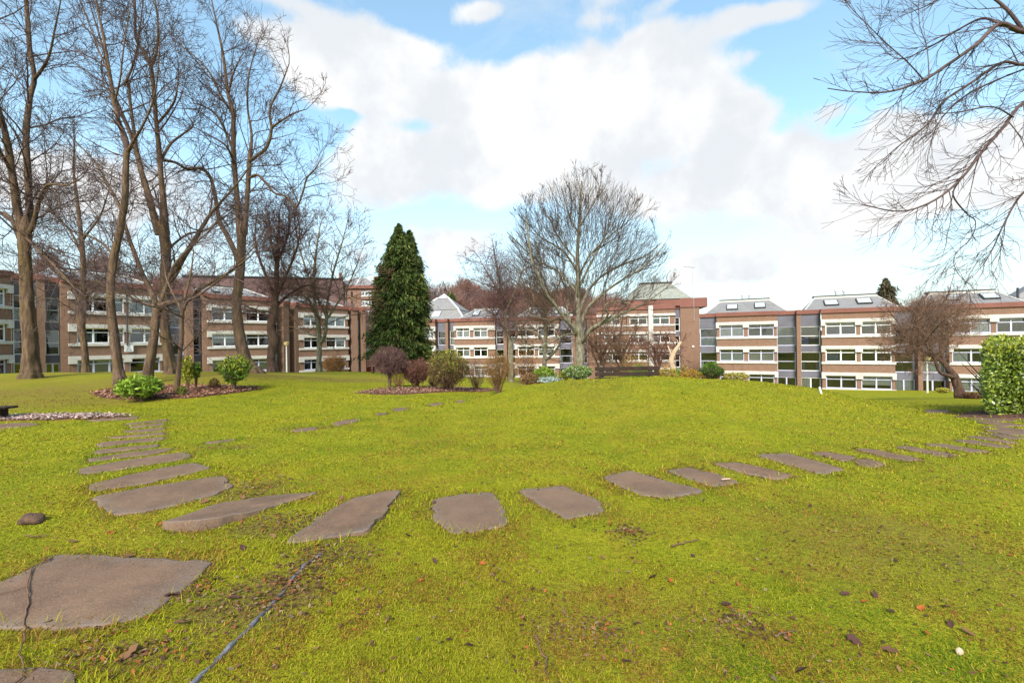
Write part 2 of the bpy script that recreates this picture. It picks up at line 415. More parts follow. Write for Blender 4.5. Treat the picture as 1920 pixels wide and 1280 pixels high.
def slab_mat():
    m, t, b = new_mat('concrete_paving')
    pos = t.node('ShaderNodeNewGeometry').outputs['Position']
    n1 = t.noise(pos, 2.6, 7, 0.65); n2 = t.noise(pos, 90, 3, 0.7); n3 = t.noise(pos, 9, 5, 0.65)
    c = t.mix(t.ramp(n1, 0.35, 0.65), (0.105, 0.062, 0.042, 1), (0.175, 0.105, 0.068, 1))
    c = t.mix(t.ramp(n2, 0.45, 0.75, 0, 0.75), c, (0.27, 0.175, 0.11, 1))
    c = t.mix(t.ramp(n3, 0.5, 0.8, 0, 0.7), c, (0.07, 0.055, 0.045, 1))
    oi = t.node('ShaderNodeObjectInfo')
    c = t.mix(t.math('MULTIPLY', oi.outputs['Random'], .45), c, (0.185, 0.12, 0.085, 1))
    n5 = t.noise(pos, 4.3, 8, 0.75, 1.0)
    c = t.mix(t.ramp(n5, 0.60, 0.70, 0, 0.55), c, (0.055, 0.045, 0.035, 1))          # damp stains
    c = t.mix(t.ramp(t.noise(pos, 38, 4, .6), 0.66, 0.74, 0, 0.6), c, (0.30, 0.27, 0.20, 1))   # lichen
    a = t.node('ShaderNodeAttribute', attribute_name='Col')
    c = t.mix(t.math('MULTIPLY', a.outputs['Fac'], t.ramp(n5, 0.42, 0.62, 0, .5)), c, (0.12, 0.12, 0.02, 1))   # moss creeping in from the rim
    c = t.mix(t.math('MULTIPLY', a.outputs['Fac'], t.ramp(n3, 0.25, 0.6)), c, (0.19, 0.165, 0.16, 1))
    t.put(b.inputs['Base Color'], c); b.inputs['Roughness'].default_value = 0.85; b.inputs['Specular IOR Level'].default_value = 0.2
    bp = t.node('ShaderNodeBump'); bp.inputs['Strength'].default_value = 0.5; bp.inputs['Distance'].default_value = 0.01
    t.put(bp.inputs['Height'], t.math('ADD', n2, n3)); t.put(b.inputs['Normal'], bp.outputs[0])
    return m
def weathered(m, amt=.5):
    t = NT(m.node_tree); b = t.n['Principled BSDF']; src = b.inputs['Base Color'].links[0].from_socket
    pos = t.node('ShaderNodeNewGeometry').outputs['Position']
    n = t.noise(t.vmath('MULTIPLY', pos, (2.2, 2.2, .25)), 1.0, 6, 0.7)
    t.put(b.inputs['Base Color'], t.mix(t.ramp(n, 0.48, 0.72, 0, amt), src, (0.20, 0.18, 0.155, 1)))
weathered(M['concrete'], .32); weathered(M['cladding'], .15)
M['slab'] = slab_mat()

def ground_mat():
    m, t, b = new_mat('lawn_ground')
    pos = t.node('ShaderNodeNewGeometry').outputs['Position']
    n0 = t.noise(pos, 0.35, 5, 0.6); n1 = t.noise(pos, 1.6, 6, 0.65); n2 = t.noise(pos, 22, 5, 0.7); n3 = t.noise(pos, 6.0, 6, 0.7); n4 = t.noise(pos, 70, 3, 0.75)
    c = t.mix(t.ramp(n1, 0.32, 0.68), GR['green'], GR['yellow'])
    c = t.mix(t.ramp(n0, 0.4, 0.7, 0, 0.5), c, GR['bright'])
    c = t.mix(t.ramp(t.noise(pos, 0.75, 5, 0.65, 0.5), 0.5, 0.72, 0, 0.6), c, (0.13, 0.185, 0.012, 1))
    c = t.mix(t.ramp(n2, 0.38, 0.72, 0.0, 0.7), c, GR['dark'])
    c = t.mix(t.ramp(n3, 0.57, 0.8, 0, 0.55), c, GR['olive'])
    c = t.mix(t.ramp(n4, 0.6, 0.8, 0, 0.4), c, GR['straw'])
    a = t.node('ShaderNodeAttribute', attribute_name='Col')
    sc = t.node('ShaderNodeSeparateColor'); t.l.new(a.outputs['Color'], sc.inputs[0])
    dirt = t.mix(n2, (0.06, 0.035, 0.018, 1), (0.20, 0.12, 0.055, 1))
    dm = t.math('MULTIPLY', sc.outputs[0], t.ramp(t.math('ADD', t.math('MULTIPLY', n2, .6), t.math('MULTIPLY', n3, .6)), 0.35, 0.75))
    c = t.mix(dm, c, dirt)
    # worn mossy brown lawn under the old trees
    c = t.mix(t.math('MULTIPLY', sc.outputs[1], t.ramp(t.math('ADD', n1, t.math('MULTIPLY', n3, .4)), 0.5, 0.9, 0.35, 0.95)), c, t.mix(n2, (0.15, 0.125, 0.02, 1), (0.25, 0.17, 0.05, 1)))
    far = t.mix(n1, (0.07, 0.06, 0.03, 1), (0.10, 0.10, 0.035, 1))
    c = t.mix(sc.outputs[2], c, far)
    t.put(b.inputs['Base Color'], c); b.inputs['Roughness'].default_value = 0.9; b.inputs['Specular IOR Level'].default_value = 0.05
    bp = t.node('ShaderNodeBump'); bp.inputs['Strength'].default_value = 0.8; bp.inputs['Distance'].default_value = 0.05
    t.put(bp.inputs['Height'], t.math('ADD', n2, t.math('MULTIPLY', n4, 0.5))); t.put(b.inputs['Normal'], bp.outputs[0])
    return m
GR = dict(green=(0.215, 0.232, 0.013, 1), yellow=(0.325, 0.29, 0.020, 1), bright=(0.285, 0.305, 0.014, 1), dark=(0.13, 0.125, 0.010, 1), olive=(0.20, 0.15, 0.02, 1), straw=(0.42, 0.34, 0.08, 1))
M['ground'] = ground_mat()

# ------------------------------------------------------------------ stepping slabs (outlines read off the ground)
SLABS = [
 ('large worn foreground slab crossed by a thin fallen twig', [(-90, 1180), (-80, 1105), (0, 1094), (38, 1077), (65, 1063), (107, 1041), (241, 1046), (402, 1053), (364, 1094), (275, 1156), (192, 1175), (113, 1182), (0, 1179)], {}),
 ('dark slab cut by the bottom edge of the photo, below the large twig-crossed slab', [(-90, 1268), (0, 1258), (70, 1254), (142, 1261), (118, 1330), (-90, 1345)], {}),
 ('tilted slab whose near edge stands up out of the grass', [(302, 991), (323, 981), (412, 950), (509, 930), (601, 923), (533, 945), (474, 967), (412, 988), (375, 996), (337, 997)], {0: .05, 1: .03, 2: .03, 6: .03, 7: .07, 8: .085, 9: .075}),
 ('pointed slab between the tilted slab and the squarish slab', [(530, 1020), (617, 957), (664, 934), (753, 921), (723, 967), (688, 1004), (608, 1011)], {3: .02, 4: .02, 5: .03}),
 ('squarish slab in the middle of the foreground, right of the pointed slab', [(809, 938), (866, 927), (924, 924), (941, 948), (955, 981), (941, 989), (856, 1002), (842, 999), (812, 976)], {}),
 ('rounded slab just right of the squarish middle slab', [(969, 920), (1055, 911), (1128, 943), (1133, 960), (1105, 967), (1062, 975), (1020, 952)], {}),
 ('broad diamond-shaped slab at the foot of the mound', [(1130, 896), (1180, 882), (1250, 903), (1323, 921), (1255, 936), (1203, 929), (1156, 910)], {}),
 ('slab with a pale chip lying on it, right of the broad diamond-shaped slab', [(1250, 883), (1292, 877), (1344, 889), (1388, 906), (1339, 913), (1292, 899)], {}),
 ('slim slab between the slab with the pale chip and the longest slab', [(1335, 869), (1385, 868), (1440, 880), (1490, 893), (1455, 900), (1400, 889)], {}),
 ('long slab just before the broken pair on the right-hand curve', [(1416, 854), (1476, 850), (1587, 881), (1541, 890), (1481, 873)], {}),
 ('left half of the broken slab on the right-hand curve', [(1519, 850), (1552, 848), (1606, 858), (1595, 864), (1576, 864)], {}),
 ('right half of the broken slab on the right-hand curve', [(1600, 865), (1625, 860), (1663, 871), (1638, 877), (1611, 873)], {}),
 ('first whole slab beyond the broken pair on the right-hand curve', [(1603, 843), (1633, 842), (1730, 862), (1703, 865), (1660, 857)], {}),
 ('second whole slab beyond the broken pair on the right-hand curve', [(1676, 839), (1698, 836), (1798, 854), (1771, 857), (1722, 848)], {}),
 ('third whole slab beyond the broken pair on the right-hand curve', [(1730, 833), (1766, 832), (1860, 848), (1822, 848)], {}),
 ('fourth whole slab beyond the broken pair on the right-hand curve', [(1787, 826), (1822, 825), (1904, 839), (1877, 840)], {}),
 ('eighth slab on the right edge counting back from the laurel hedge', [(1809, 819), (1844, 818), (1912, 831), (1887, 832)], {}),
 ('seventh slab on the right edge counting back from the laurel hedge', [(1833, 812), (1866, 813), (1935, 823), (1890, 824)], {}),
 ('sixth slab on the right edge counting back from the laurel hedge', [(1841, 807), (1887, 805), (1940, 814), (1900, 817)], {}),
 ('fifth slab on the right edge counting back from the laurel hedge', [(1839, 801), (1866, 800), (1945, 808), (1905, 811)], {}),
 ('second slab from the hedge foot on the right edge', [(1825, 791), (1860, 790), (1930, 798), (1880, 800)], {}),
 ('slab nearest the foot of the laurel hedge', [(1815, 786), (1847, 784), (1925, 789), (1880, 791)], {}),
 ('lone mostly buried slab left of the laurel hedge', [(1733, 769), (1774, 768), (1783, 773), (1740, 774)], {}),
 ('broadest slab of the left path, nearest the tilted slab', [(168, 934), (271, 914), (400, 895), (422, 893), (439, 912), (400, 930), (300, 955), (211, 968)], {}),
 ('second slab of the left path, with a pointed right corner', [(165, 911), (235, 892), (363, 868), (397, 878), (352, 889), (271, 908), (173, 922)], {}),
 ('third slab of the left path, rounded at the right end', [(146, 880), (244, 862), (349, 848), (359, 857), (325, 865), (190, 886), (152, 889)], {}),
 ('fourth slab of the left path, half sunk in grass', [(165, 861), (244, 848), (328, 841), (298, 850), (168, 866)], {}),
 ('fifth slab of the left path, thin sliver above the grass', [(176, 848), (190, 843), (300, 833), (295, 838), (179, 851)], {}),
 ('sixth slab of the left path, pale and wider than its neighbours', [(179, 834), (195, 829), (309, 819), (306, 825), (187, 839)], {}),
 ('seventh slab of the left path counting from the tilted slab', [(195, 821), (310, 810), (309, 815), (217, 822)], {}),
 ('eighth slab of the left path counting from the tilted slab', [(227, 809), (311, 801), (311, 806), (244, 812)], {}),
 ('ninth slab of the left path counting from the tilted slab', [(241, 800), (309, 793), (309, 797), (244, 803)], {}),
 ('tenth slab of the left path counting from the tilted slab', [(233, 795), (314, 786), (317, 789), (244, 797)], {}),
 ('slab at the right end of the strip of pinkish rubble', [(162, 788), (260, 781), (260, 785), (184, 790)], {}),
 ('pale slab on the left edge below the strip of pinkish rubble', [(-40, 797), (60, 793), (75, 796), (40, 801), (-40, 804)], {}),
 ('nearest slab of the faint diagonal path, a long thin sliver', [(385, 830), (440, 823), (445, 825), (396, 833)], {}),
 ('second slab of the faint diagonal path, with dark litter behind it', [(545, 808), (570, 803), (597, 801), (591, 806), (564, 810)], {}),
 ('third slab of the faint diagonal path, pale and curved', [(621, 795), (640, 789), (678, 785), (664, 792), (632, 798)], {}),
 ('fourth slab of the faint diagonal path, smallest sliver', [(705, 776), (729, 773), (722, 777), (708, 779)], {}),
 ('fifth slab of the faint diagonal path, pale rounded lozenge', [(735, 768), (743, 765), (765, 764), (762, 768), (745, 771)], {}),
 ('sixth slab of the faint diagonal path, in front of the mulched shrubs', [(800, 759), (813, 756), (835, 755), (819, 761)], {}),
 ('farthest slab of the faint diagonal path, at the mound side', [(854, 752), (873, 750), (868, 754), (856, 755)], {}),
]
SLAB_POLY = []     # plan outlines, used to keep grass off
def round_poly(pts, k=2):
    for _ in range(k):
        q = []
        for i, p in enumerate(pts):
            a, b = pts[i - 1], pts[(i + 1) % len(pts)]
            q.append(p + (a - p) * 0.10); q.append(p + (b - p) * 0.10)
        pts = q
    return pts
for lab, pix, lift in SLABS:
    w3 = [hit(x, y) for x, y in pix]
    for i, z in lift.items(): w3[i].z += z
    w3 = round_poly(w3, 1)
    SLAB_POLY.append(np.array([(p.x, p.y) for p in w3]))
    cen = sum(w3, Vector()) / len(w3)
    n = len(w3); V = []; cols = []
    jit = random.Random(len(lab) * 7 + int(pix[0][0]))
    ring = []
    for i in range(n):      # ragged edge
        a, b = w3[i], w3[(i + 1) % n]
        ring.append(a)
        m = max(1, int((b - a).length / 0.06))
        for k in range(1, m):
            p = a.lerp(b, k / m); nick = jit.uniform(-.05, -.02) if jit.random() < .07 else 0; p = p + (p - cen).normalized() * (jit.uniform(-.014, .010) + nick + .012 * math.sin(k * .9 + i)); ring.append(p)
    n = len(ring); top = 0.011
    isect = []
    for f, dz, cc in ((1.0, -0.09, 0), (1.0, top - .006, .15), (0.988, top, .7), (0.95, top + .001, .35), (0.72, top + .002, 0), (0.36, top + .002, 0)):
        for p in ring:
            q = cen + (p - cen) * f
            V.append((q.x, q.y, max(q.z + dz, float(gz(q.x, q.y)) + .007) if dz > 0 else q.z + dz)); cols.append((cc * jit.uniform(.5, 1),) * 3)
    V.append((cen.x, cen.y, max(cen.z + top + .002, float(gz(cen.x, cen.y)) + .008))); cols.append((0, 0, 0))
    Q = []; T = []
    for k in range(5):
        for i in range(n):
            j = (i + 1) % n; Q.append((k * n + i, k * n + j, (k + 1) * n + j, (k + 1) * n + i))
    for i in range(n): T.append((5 * n + i, 5 * n + (i + 1) % n, 6 * n))
    a2 = sum((w3[i].x * w3[(i + 1) % len(w3)].y - w3[(i + 1) % len(w3)].x * w3[i].y) for i in range(len(w3)))
    if a2 < 0:
        Q = [q[::-1] for q in Q]; T = [q[::-1] for q in T]
    o = np_mesh('stepping_slab', V, Q, M['slab'], T=T, cols=np.array(cols), origin=cen)
    o.location = cen
    tag(o, lab, 'paving slab', 'paving slabs set in the lawn')

def poly_dist(x, y, poly):
    """signed distance (negative inside) of points to a plan polygon"""
    d = np.full(x.shape, 1e9); ins = np.zeros(x.shape, bool)
    n = len(poly)
    for i in range(n):
        ax, ay = poly[i]; bx, by = poly[(i + 1) % n]
        ex, ey = bx - ax, by - ay; L = ex * ex + ey * ey + 1e-12
        k = np.clip(((x - ax) * ex + (y - ay) * ey) / L, 0, 1)
        d = np.minimum(d, np.hypot(x - ax - k * ex, y - ay - k * ey))
        c = ((ay > y) != (by > y)) & (x < (bx - ax) * (y - ay) / (by - ay + 1e-12) + ax)
        ins ^= c
    return np.where(ins, -d, d)
def slab_dist(x, y):
    out = np.full(x.shape, 1e9)
    for poly in SLAB_POLY:
        lo, hi = poly.min(0) - .5, poly.max(0) + .5
        s = np.where((x > lo[0]) & (x < hi[0]) & (y > lo[1]) & (y < hi[1]))[0]
        if len(s): out[s] = np.minimum(out[s], poly_dist(x[s], y[s], poly))
    return out

# ------------------------------------------------------------------ ground mesh
def ellipse_world(px, py, rx, ry):
    c = hit(px, py); a = hit(px + rx, py); b = hit(px, py + ry); e = hit(px, py - ry)
    return c.x, (b.y + e.y) / 2, (a - c).length, max(.05, (e.y - b.y) / 2)
DIRT = [(480, 1130, 130, 55, .9), (620, 1040, 90, 30, .6), (230, 1230, 140, 35, .6), (470, 920, 60, 22, .6), (520, 985, 90, 25, .7), (330, 1110, 90, 25, .5), (560, 1080, 60, 40, .5), (1700, 1030, 170, 60, .3), (1100, 1190, 130, 40, .35), (1400, 1170, 80, 30, .3), (1180, 1000, 40, 15, .3),
        (1860, 778, 60, 8, .9), (1810, 762, 60, 4, .4), (60, 735, 120, 6, .45), (620, 712, 60, 4, .7), (500, 704, 40, 4, .8), (990, 716, 30, 6, .8), (430, 838, 60, 5, .5), (580, 803, 60, 4, .5), (150, 782, 120, 7, .5), (700, 713, 60, 3, .6)]
WORN = [(120, 740, 240, 34, 1.0), (330, 712, 180, 14, .9), (-150, 730, 200, 45, 1.0), (560, 706, 120, 8, .6), (1700, 1050, 260, 120, .35), (1150, 1180, 300, 90, .4)]
DE = [(*ellipse_world(*e[:4]), e[4]) for e in DIRT]; WE = [(*ellipse_world(*e[:4]), e[4]) for e in WORN]
def masks(x, y):
    dm = np.zeros(x.shape); wm = np.zeros(x.shape)
    for lst, o in ((DE, dm), (WE, wm)):
        for cx, cy, rx, ry, s in lst:
            q = ((x - cx) / rx) ** 2 + ((y - cy) / ry) ** 2
            o[:] = np.maximum(o, s * np.clip(1.5 - q * 1.0, 0, 1))
    return dm, wm
angs = np.concatenate([np.linspace(-R(64), R(64), 420), np.linspace(R(64), R(296), 60)[1:-1]])
radii = np.exp(np.concatenate([np.linspace(math.log(.5), math.log(2.2), 30), np.linspace(math.log(2.2), math.log(16), 300)[1:], np.linspace(math.log(16), math.log(4000), 140)[1:]]))
AG, RG = np.meshgrid(angs, radii)
gx, gy = np.sin(AG).ravel() * RG.ravel(), np.cos(AG).ravel() * RG.ravel()
xx, yy = gx.copy(), gy.copy()
beh = np.abs(np.arctan2(gx, gy)) > R(64)
gzv = gz(xx, yy)
fade = np.clip((np.abs(np.arctan2(gx, gy)) - R(64)) / R(60), 0, 1)
gzv = gzv * (1 - fade) + fade * -0.3 * np.clip(np.hypot(gx, gy) / 40, 0, 1)
dm, wm = masks(gx, gy)
sdv = slab_dist(gx, gy)
dm = np.maximum(dm, np.where(sdv < 1e8, np.clip(0.85 - np.maximum(sdv, 0) / 0.14, 0, .85), 0))
far = np.clip((np.hypot(gx, gy) - 55) / 40, 0, 1)
na, nr = len(angs), len(radii)
idx = np.arange(na * nr).reshape(nr, na)
ix = np.concatenate([idx, idx[:, :1]], 1)
Q = np.stack([ix[:-1, :-1], ix[:-1, 1:], ix[1:, 1:], ix[1:, :-1]], 2).reshape(-1, 4)
V = np.stack([gx, gy, gzv], 1); V = np.concatenate([V, [[0, 0, 0]]])
cen = na * nr
T = np.stack([ix[0, 1:], ix[0, :-1], np.full(na, cen)], 1)[:, ::-1]
T = T[:, ::-1]
colr = np.concatenate([np.stack([dm, wm, far], 1), [[0, 0, 0]]])
o = np_mesh('lawn', V, Q, M['ground'], T=T, cols=colr, smooth=True); tag(o, kind='structure')
# ------------------------------------------------------------------ grass blades (one uncountable mass)
def scatter_ground(n, rmin, rmax, amin=-R(56), amax=R(56), p=1.0):
    """points in the wedge in front of the camera, denser near it"""
    a = nrs.uniform(amin, amax, n)
    r = rmin * (rmax / rmin) ** (nrs.uniform(0, 1, n) ** p)
    return np.sin(a) * r, np.cos(a) * r, r
def vnoise(x, y, s, seed=0):
    """cheap smooth value noise"""
    rs = np.random.RandomState(seed); g = rs.rand(64, 64)
    u, v = x / s + 17.3, y / s + 9.1
    i, j = np.floor(u).astype(int), np.floor(v).astype(int); f, h = u - i, v - j
    f, h = f * f * (3 - 2 * f), h * h * (3 - 2 * h)
    a = lambda p, q: g[(i + p) % 64, (j + q) % 64]
    return (a(0, 0) * (1 - f) + a(1, 0) * f) * (1 - h) + (a(0, 1) * (1 - f) + a(1, 1) * f) * h

NB = 900000
bx, by, br = scatter_ground(NB, 1.7, 20.0, p=1.0)
sdb = slab_dist(bx, by); dmb, wmb = masks(bx, by)
keep = (sdb > 0.012 - 0.12 * nrs.rand(NB) ** 3) & (nrs.rand(NB) > dmb * 0.85) & (nrs.rand(NB) > 0.35 * wmb)
n1 = vnoise(bx, by, 0.35, 1); n2 = vnoise(bx, by, 1.3, 2); n3 = vnoise(bx, by, 0.09, 3)
keep &= nrs.rand(NB) < 0.35 + 0.9 * n3
bx, by, br, sdb, n1, n2, n3, wmb = (a[keep] for a in (bx, by, br, sdb, n1, n2, n3, wmb)); NB = len(bx)
ln = (0.008 + 0.017 * nrs.rand(NB) ** 1.8 + 0.022 * np.clip(n2 - .45, 0, 1) * nrs.rand(NB)) * (0.8 + .5 * n1)
tall = (sdb < 0.16) & (nrs.rand(NB) < 0.35)
ln = np.where(tall, ln * nrs.uniform(1.5, 3.2, NB), ln)
ln *= np.clip(0.9 + br / 24, 1, 1.5)
wd = (0.0016 + 0.0016 * nrs.rand(NB)) * np.clip(br / 4.0, .85, 3.2)
azb = nrs.uniform(0, 2 * np.pi, NB); lean = nrs.uniform(0.4, 1.5, NB)
dx, dy, dz = np.cos(azb) * np.sin(lean), np.sin(azb) * np.sin(lean), np.cos(lean)
sx, sy = -np.sin(azb) * wd, np.cos(azb) * wd
bz = gz(bx, by) - 0.002
B0 = np.stack([bx, by, bz], 1); S = np.stack([sx, sy, np.zeros(NB)], 1); D = np.stack([dx, dy, dz], 1)
mid = B0 + D * (ln * .55)[:, None]
tip = mid + np.stack([dx * 1.25, dy * 1.25, dz * .55], 1) * (ln * .5)[:, None]
V = np.stack([B0 - S, B0 + S, mid + S * .8, mid - S * .8, tip + S * .15, tip - S * .15], 1).reshape(-1, 3)
k = np.arange(NB)[:, None] * 6
Q = np.concatenate([k + np.array([[0, 1, 2, 3]]), k + np.array([[3, 2, 4, 5]])])
pal = np.array([(0.205, 0.245, 0.013), (0.29, 0.305, 0.016), (0.375, 0.33, 0.022), (0.16, 0.18, 0.010), (0.46, 0.36, 0.07), (0.18, 0.10, 0.03)])
pick = nrs.rand(NB)
tone = np.clip(n2 * .7 + n1 * .5 - .1 + nrs.normal(0, .18, NB), 0, 1)
cb = pal[0] * (1 - tone)[:, None] + pal[2] * tone[:, None]
cb = np.where((pick < .3)[:, None], pal[1], cb)
cb = np.where((pick > .9)[:, None], pal[3], cb)
deep = np.clip((vnoise(bx, by, 2.2, 31) * .7 + vnoise(bx, by, .5, 32) * .4 - .55) * 2.5, 0, .75)
cb = np.where((nrs.rand(NB) < deep)[:, None], np.array([[.13, .20, .013]]), cb)
st = (pick > .86 - .12 * wmb) & (pick < .9)
cb = np.where(st[:, None], pal[4], cb); cb = np.where(((pick > .84 - .3 * wmb) & (pick < .86))[:, None], pal[5], cb)
thatch = np.clip((vnoise(bx, by, .55, 21) * .6 + vnoise(bx, by, .16, 22) * .5 - .42) * 3.0, 0, .72) * np.clip(1.4 - br / 9, 0.12, 1)
brown = np.array([[.27, .155, .03]]) * nrs.uniform(.5, 1.6, (NB, 1)); cb = np.where((nrs.rand(NB) < thatch)[:, None], brown, cb)
cb = cb * np.clip(.80 + br / 26, .82, 1.02)[:, None]
cb = cb * (1 - .35 * wmb[:, None] * np.array([[0.3, .75, 0.2]])) * nrs.uniform(.75, 1.2, (NB, 1))
o = np_mesh('grass', V, Q, M['blade'], cols=np.repeat(cb, 6, 0)); tag(o, 'short yellow green mossy grass covering the whole lawn', 'grass', kind='stuff')

# ------------------------------------------------------------------ leaves and chips lying about
def lay_flakes(x, y, size, pal, tilt=0.5, lift=0.004, curl=0.35):
    """flat curled leaf flakes lying on the ground -> V, Q, cols"""
    n = len(x); a = nrs.uniform(0, 2 * np.pi, n); s = size * nrs.uniform(.6, 1.4, n); wdt = s * nrs.uniform(.35, .7, n)
    tx, ty = nrs.uniform(-tilt, tilt, n), nrs.uniform(-tilt, tilt, n)
    u = np.stack([np.cos(a), np.sin(a), tx], 1); v = np.stack([-np.sin(a), np.cos(a), ty], 1)
    c = np.stack([x, y, gz(x, y) + lift + s * tilt * .45], 1)
    up = np.array([[0, 0, 1.0]])
    s_, w_ = s[:, None] / 2, wdt[:, None] / 2; cu = (nrs.uniform(-.2, curl, n) * s)[:, None] * up
    V = np.stack([c - u * s_, c - u * s_ * .2 - v * w_ + cu, c + u * s_ * .9 - v * w_ * .2, c + u * s_ * .3 + v * w_ + cu], 1).reshape(-1, 3)
    Q = np.arange(n)[:, None] * 4 + np.array([[0, 1, 2, 3]])
    pc = np.asarray(pal)[nrs.randint(0, len(pal), n)] * nrs.uniform(.6, 1.25, (n, 1))
    return V, Q, np.repeat(pc, 4, 0)
LEAFPAL = [(0.10, 0.045, 0.025), (0.16, 0.075, 0.04), (0.07, 0.035, 0.022), (0.20, 0.105, 0.05), (0.28, 0.09, 0.025), (0.22, 0.15, 0.09)]
xs, ys = [], []
for cx, cy, rx, ry, s in DE:
    n = int(150 * s * (1 + 2 * (cy < 6)))
    xs.append(cx + nrs.normal(0, .55, n) * rx); ys.append(cy + nrs.normal(0, .55, n) * ry)
for poly in SLAB_POLY[:14]:           # caught along slab edges
    for i in range(len(poly)):
        a, b = poly[i], poly[(i + 1) % len(poly)]; L = np.hypot(*(b - a)); n = int(L * 26)
        kk = nrs.rand(n)[:, None]; q = a + (b - a) * kk + nrs.normal(0, .045, (n, 2)); xs.append(q[:, 0]); ys.append(q[:, 1])
x2, y2, r2 = scatter_ground(3200, 1.9, 16, p=.8); xs.append(x2); ys.append(y2)
lx, ly = np.concatenate(xs), np.concatenate(ys)
s = slab_dist(lx, ly) > -0.02; lx, ly = lx[s], ly[s]
rr = np.hypot(lx, ly)
V, Q, C = lay_flakes(lx, ly, 0.026 + 0.0 * lx + np.clip(rr - 4, 0, 8) * .002, LEAFPAL, .45, .006)
o = np_mesh('leaf_litter', V, Q, M['litter'], cols=C); tag(o, 'scattered small brown leaf scraps over the lawn', 'leaf litter', kind='stuff')

# dead grass stalks and short sticks among the blades
def tubes(lines, name, mat, parent=None, origin=None, sides=None, smooth=True, cols=None, rough=0.0):
    groups = {}
    for ln_ in lines:
        pts, rad = ln_[0], ln_[1]
        sd_ = sides or (3 if max(rad) < .012 else 4 if max(rad) < .03 else 6 if max(rad) < .09 else 12 if max(rad) < .2 else 24)
        groups.setdefault((len(pts), sd_), []).append((pts, rad))
    VV, QQ, off = [], [], 0
    for (n, sd_), lst in groups.items():
        Pn = np.array([[tuple(p) for p in l[0]] for l in lst], float); Rn = np.array([l[1] for l in lst], float)
        t_ = np.gradient(Pn, axis=1); t_ /= np.linalg.norm(t_, axis=2, keepdims=True) + 1e-9
        main = np.abs(Pn[:, -1] - Pn[:, 0]); ref = np.eye(3)[np.argmin(main, 1)][:, None, :]
        s1 = np.cross(t_, np.broadcast_to(ref, t_.shape)); s1 /= np.linalg.norm(s1, axis=2, keepdims=True) + 1e-9
        s2 = np.cross(s1, t_)
        an = np.arange(sd_) * 2 * np.pi / sd_
        RR = np.repeat(Rn[:, :, None], sd_, 2)
        if rough and sd_ >= 10:      # ribs, swellings and root flare
            hh = np.cumsum(np.concatenate([np.zeros((len(lst), 1)), np.linalg.norm(np.diff(Pn, axis=1), axis=2)], 1), 1)[:, :, None]; aa = an[None, None, :]
            RR = RR * (1 + rough * (.5 * np.sin(3 * aa + hh * 1.1) + .45 * np.sin(7 * aa - hh * 2.3 + 1) + .5 * np.sin(2 * aa + hh * 5.1) * np.sin(hh * 1.7) + .3 * np.sin(hh * 9 + aa)) + 2.2 * rough * np.exp(-hh / .35) * np.sin(5 * aa + .7) * (Rn.max(1)[:, None, None] > .2))
        ring = Pn[:, :, None] + RR[:, :, :, None] * (np.cos(an)[:, None] * s1[:, :, None] + np.sin(an)[:, None] * s2[:, :, None])
        B = len(lst); VV.append(ring.reshape(-1, 3))
        ii = np.arange(B * n * sd_).reshape(B, n, sd_); jj = np.roll(ii, -1, 2)
        QQ.append(np.stack([ii[:, :-1], ii[:, 1:], jj[:, 1:], jj[:, :-1]], 3).reshape(-1, 4) + off); off += B * n * sd_
    return np_mesh(name, np.concatenate(VV), np.concatenate(QQ), mat, parent, smooth=smooth, origin=origin)

def catmull(pts, sub=4):
    """smooth polyline of (Vector, radius)"""
    out = []
    n = len(pts)
    for i in range(n - 1):
        p0, p1, p2, p3 = pts[max(i - 1, 0)], pts[i], pts[i + 1], pts[min(i + 2, n - 1)]
        for k in range(sub):
            t_ = k / sub; a = []
            for j in range(2):
                q0, q1, q2, q3 = p0[j], p1[j], p2[j], p3[j]
                a.append(0.5 * ((2 * q1) + (q2 - q0) * t_ + (2 * q0 - 5 * q1 + 4 * q2 - q3) * t_ * t_ + (3 * q1 - q0 - 3 * q2 + q3) * t_ ** 3))
            out.append((a[0], max(a[1], .002)))
    out.append(pts[-1])
    return out

def twig_line(pix, r0, r1, lift=.01, sub=4):
    pts = [(hit(x, y) + Vector((0, 0, lift + (l[0] if l else 0))), 0) for x, y, *l in pix]
    n = len(pts); pts = [(p, r0 + (r1 - r0) * i / (n - 1)) for i, (p, _) in enumerate(pts)]
    c = catmull(pts, sub); return ([p + Vector((rng.gauss(0, r0 * .8), rng.gauss(0, r0 * .8), 0)) for p, _ in c], [r * rng.uniform(.7, 1.2) for _, r in c])

o = tubes([twig_line([(96, 1046), (88, 1056), (64, 1068), (50, 1105), (54, 1130), (46, 1168), (48, 1200), (36, 1228), (47, 1252), (36, 1285)], .005, .0035, .02),
           twig_line([(50, 1105), (20, 1113), (-15, 1122)], .0035, .002, .02)], 'fallen_twig', M['twig_brown'], sides=6)
tag(o, 'long thin brown twig lying across the large foreground slab', 'twig')
for pix, lab in (([(1005, 1198), (1012, 1222), (1024, 1248), (1026, 1275)], 'thin dark stick on the grass near the bottom centre'),
                 ([(1260, 1028), (1290, 1020), (1310, 1016)], 'short curved brown twig on the grass below the broad diamond slab'),
                 ([(48, 1008), (65, 1010), (90, 1007)], 'short brown stick on the grass just below the brown stone'),
                 ([(1450, 1198), (1475, 1192), (1494, 1188)], 'short orange-brown stick on the grass near the lower right')):
    o = tubes([twig_line(pix, .006, .003, .02)], 'fallen_twig', M['twig_brown'], sides=5); tag(o, lab, 'twig', 'twigs lying on the lawn')

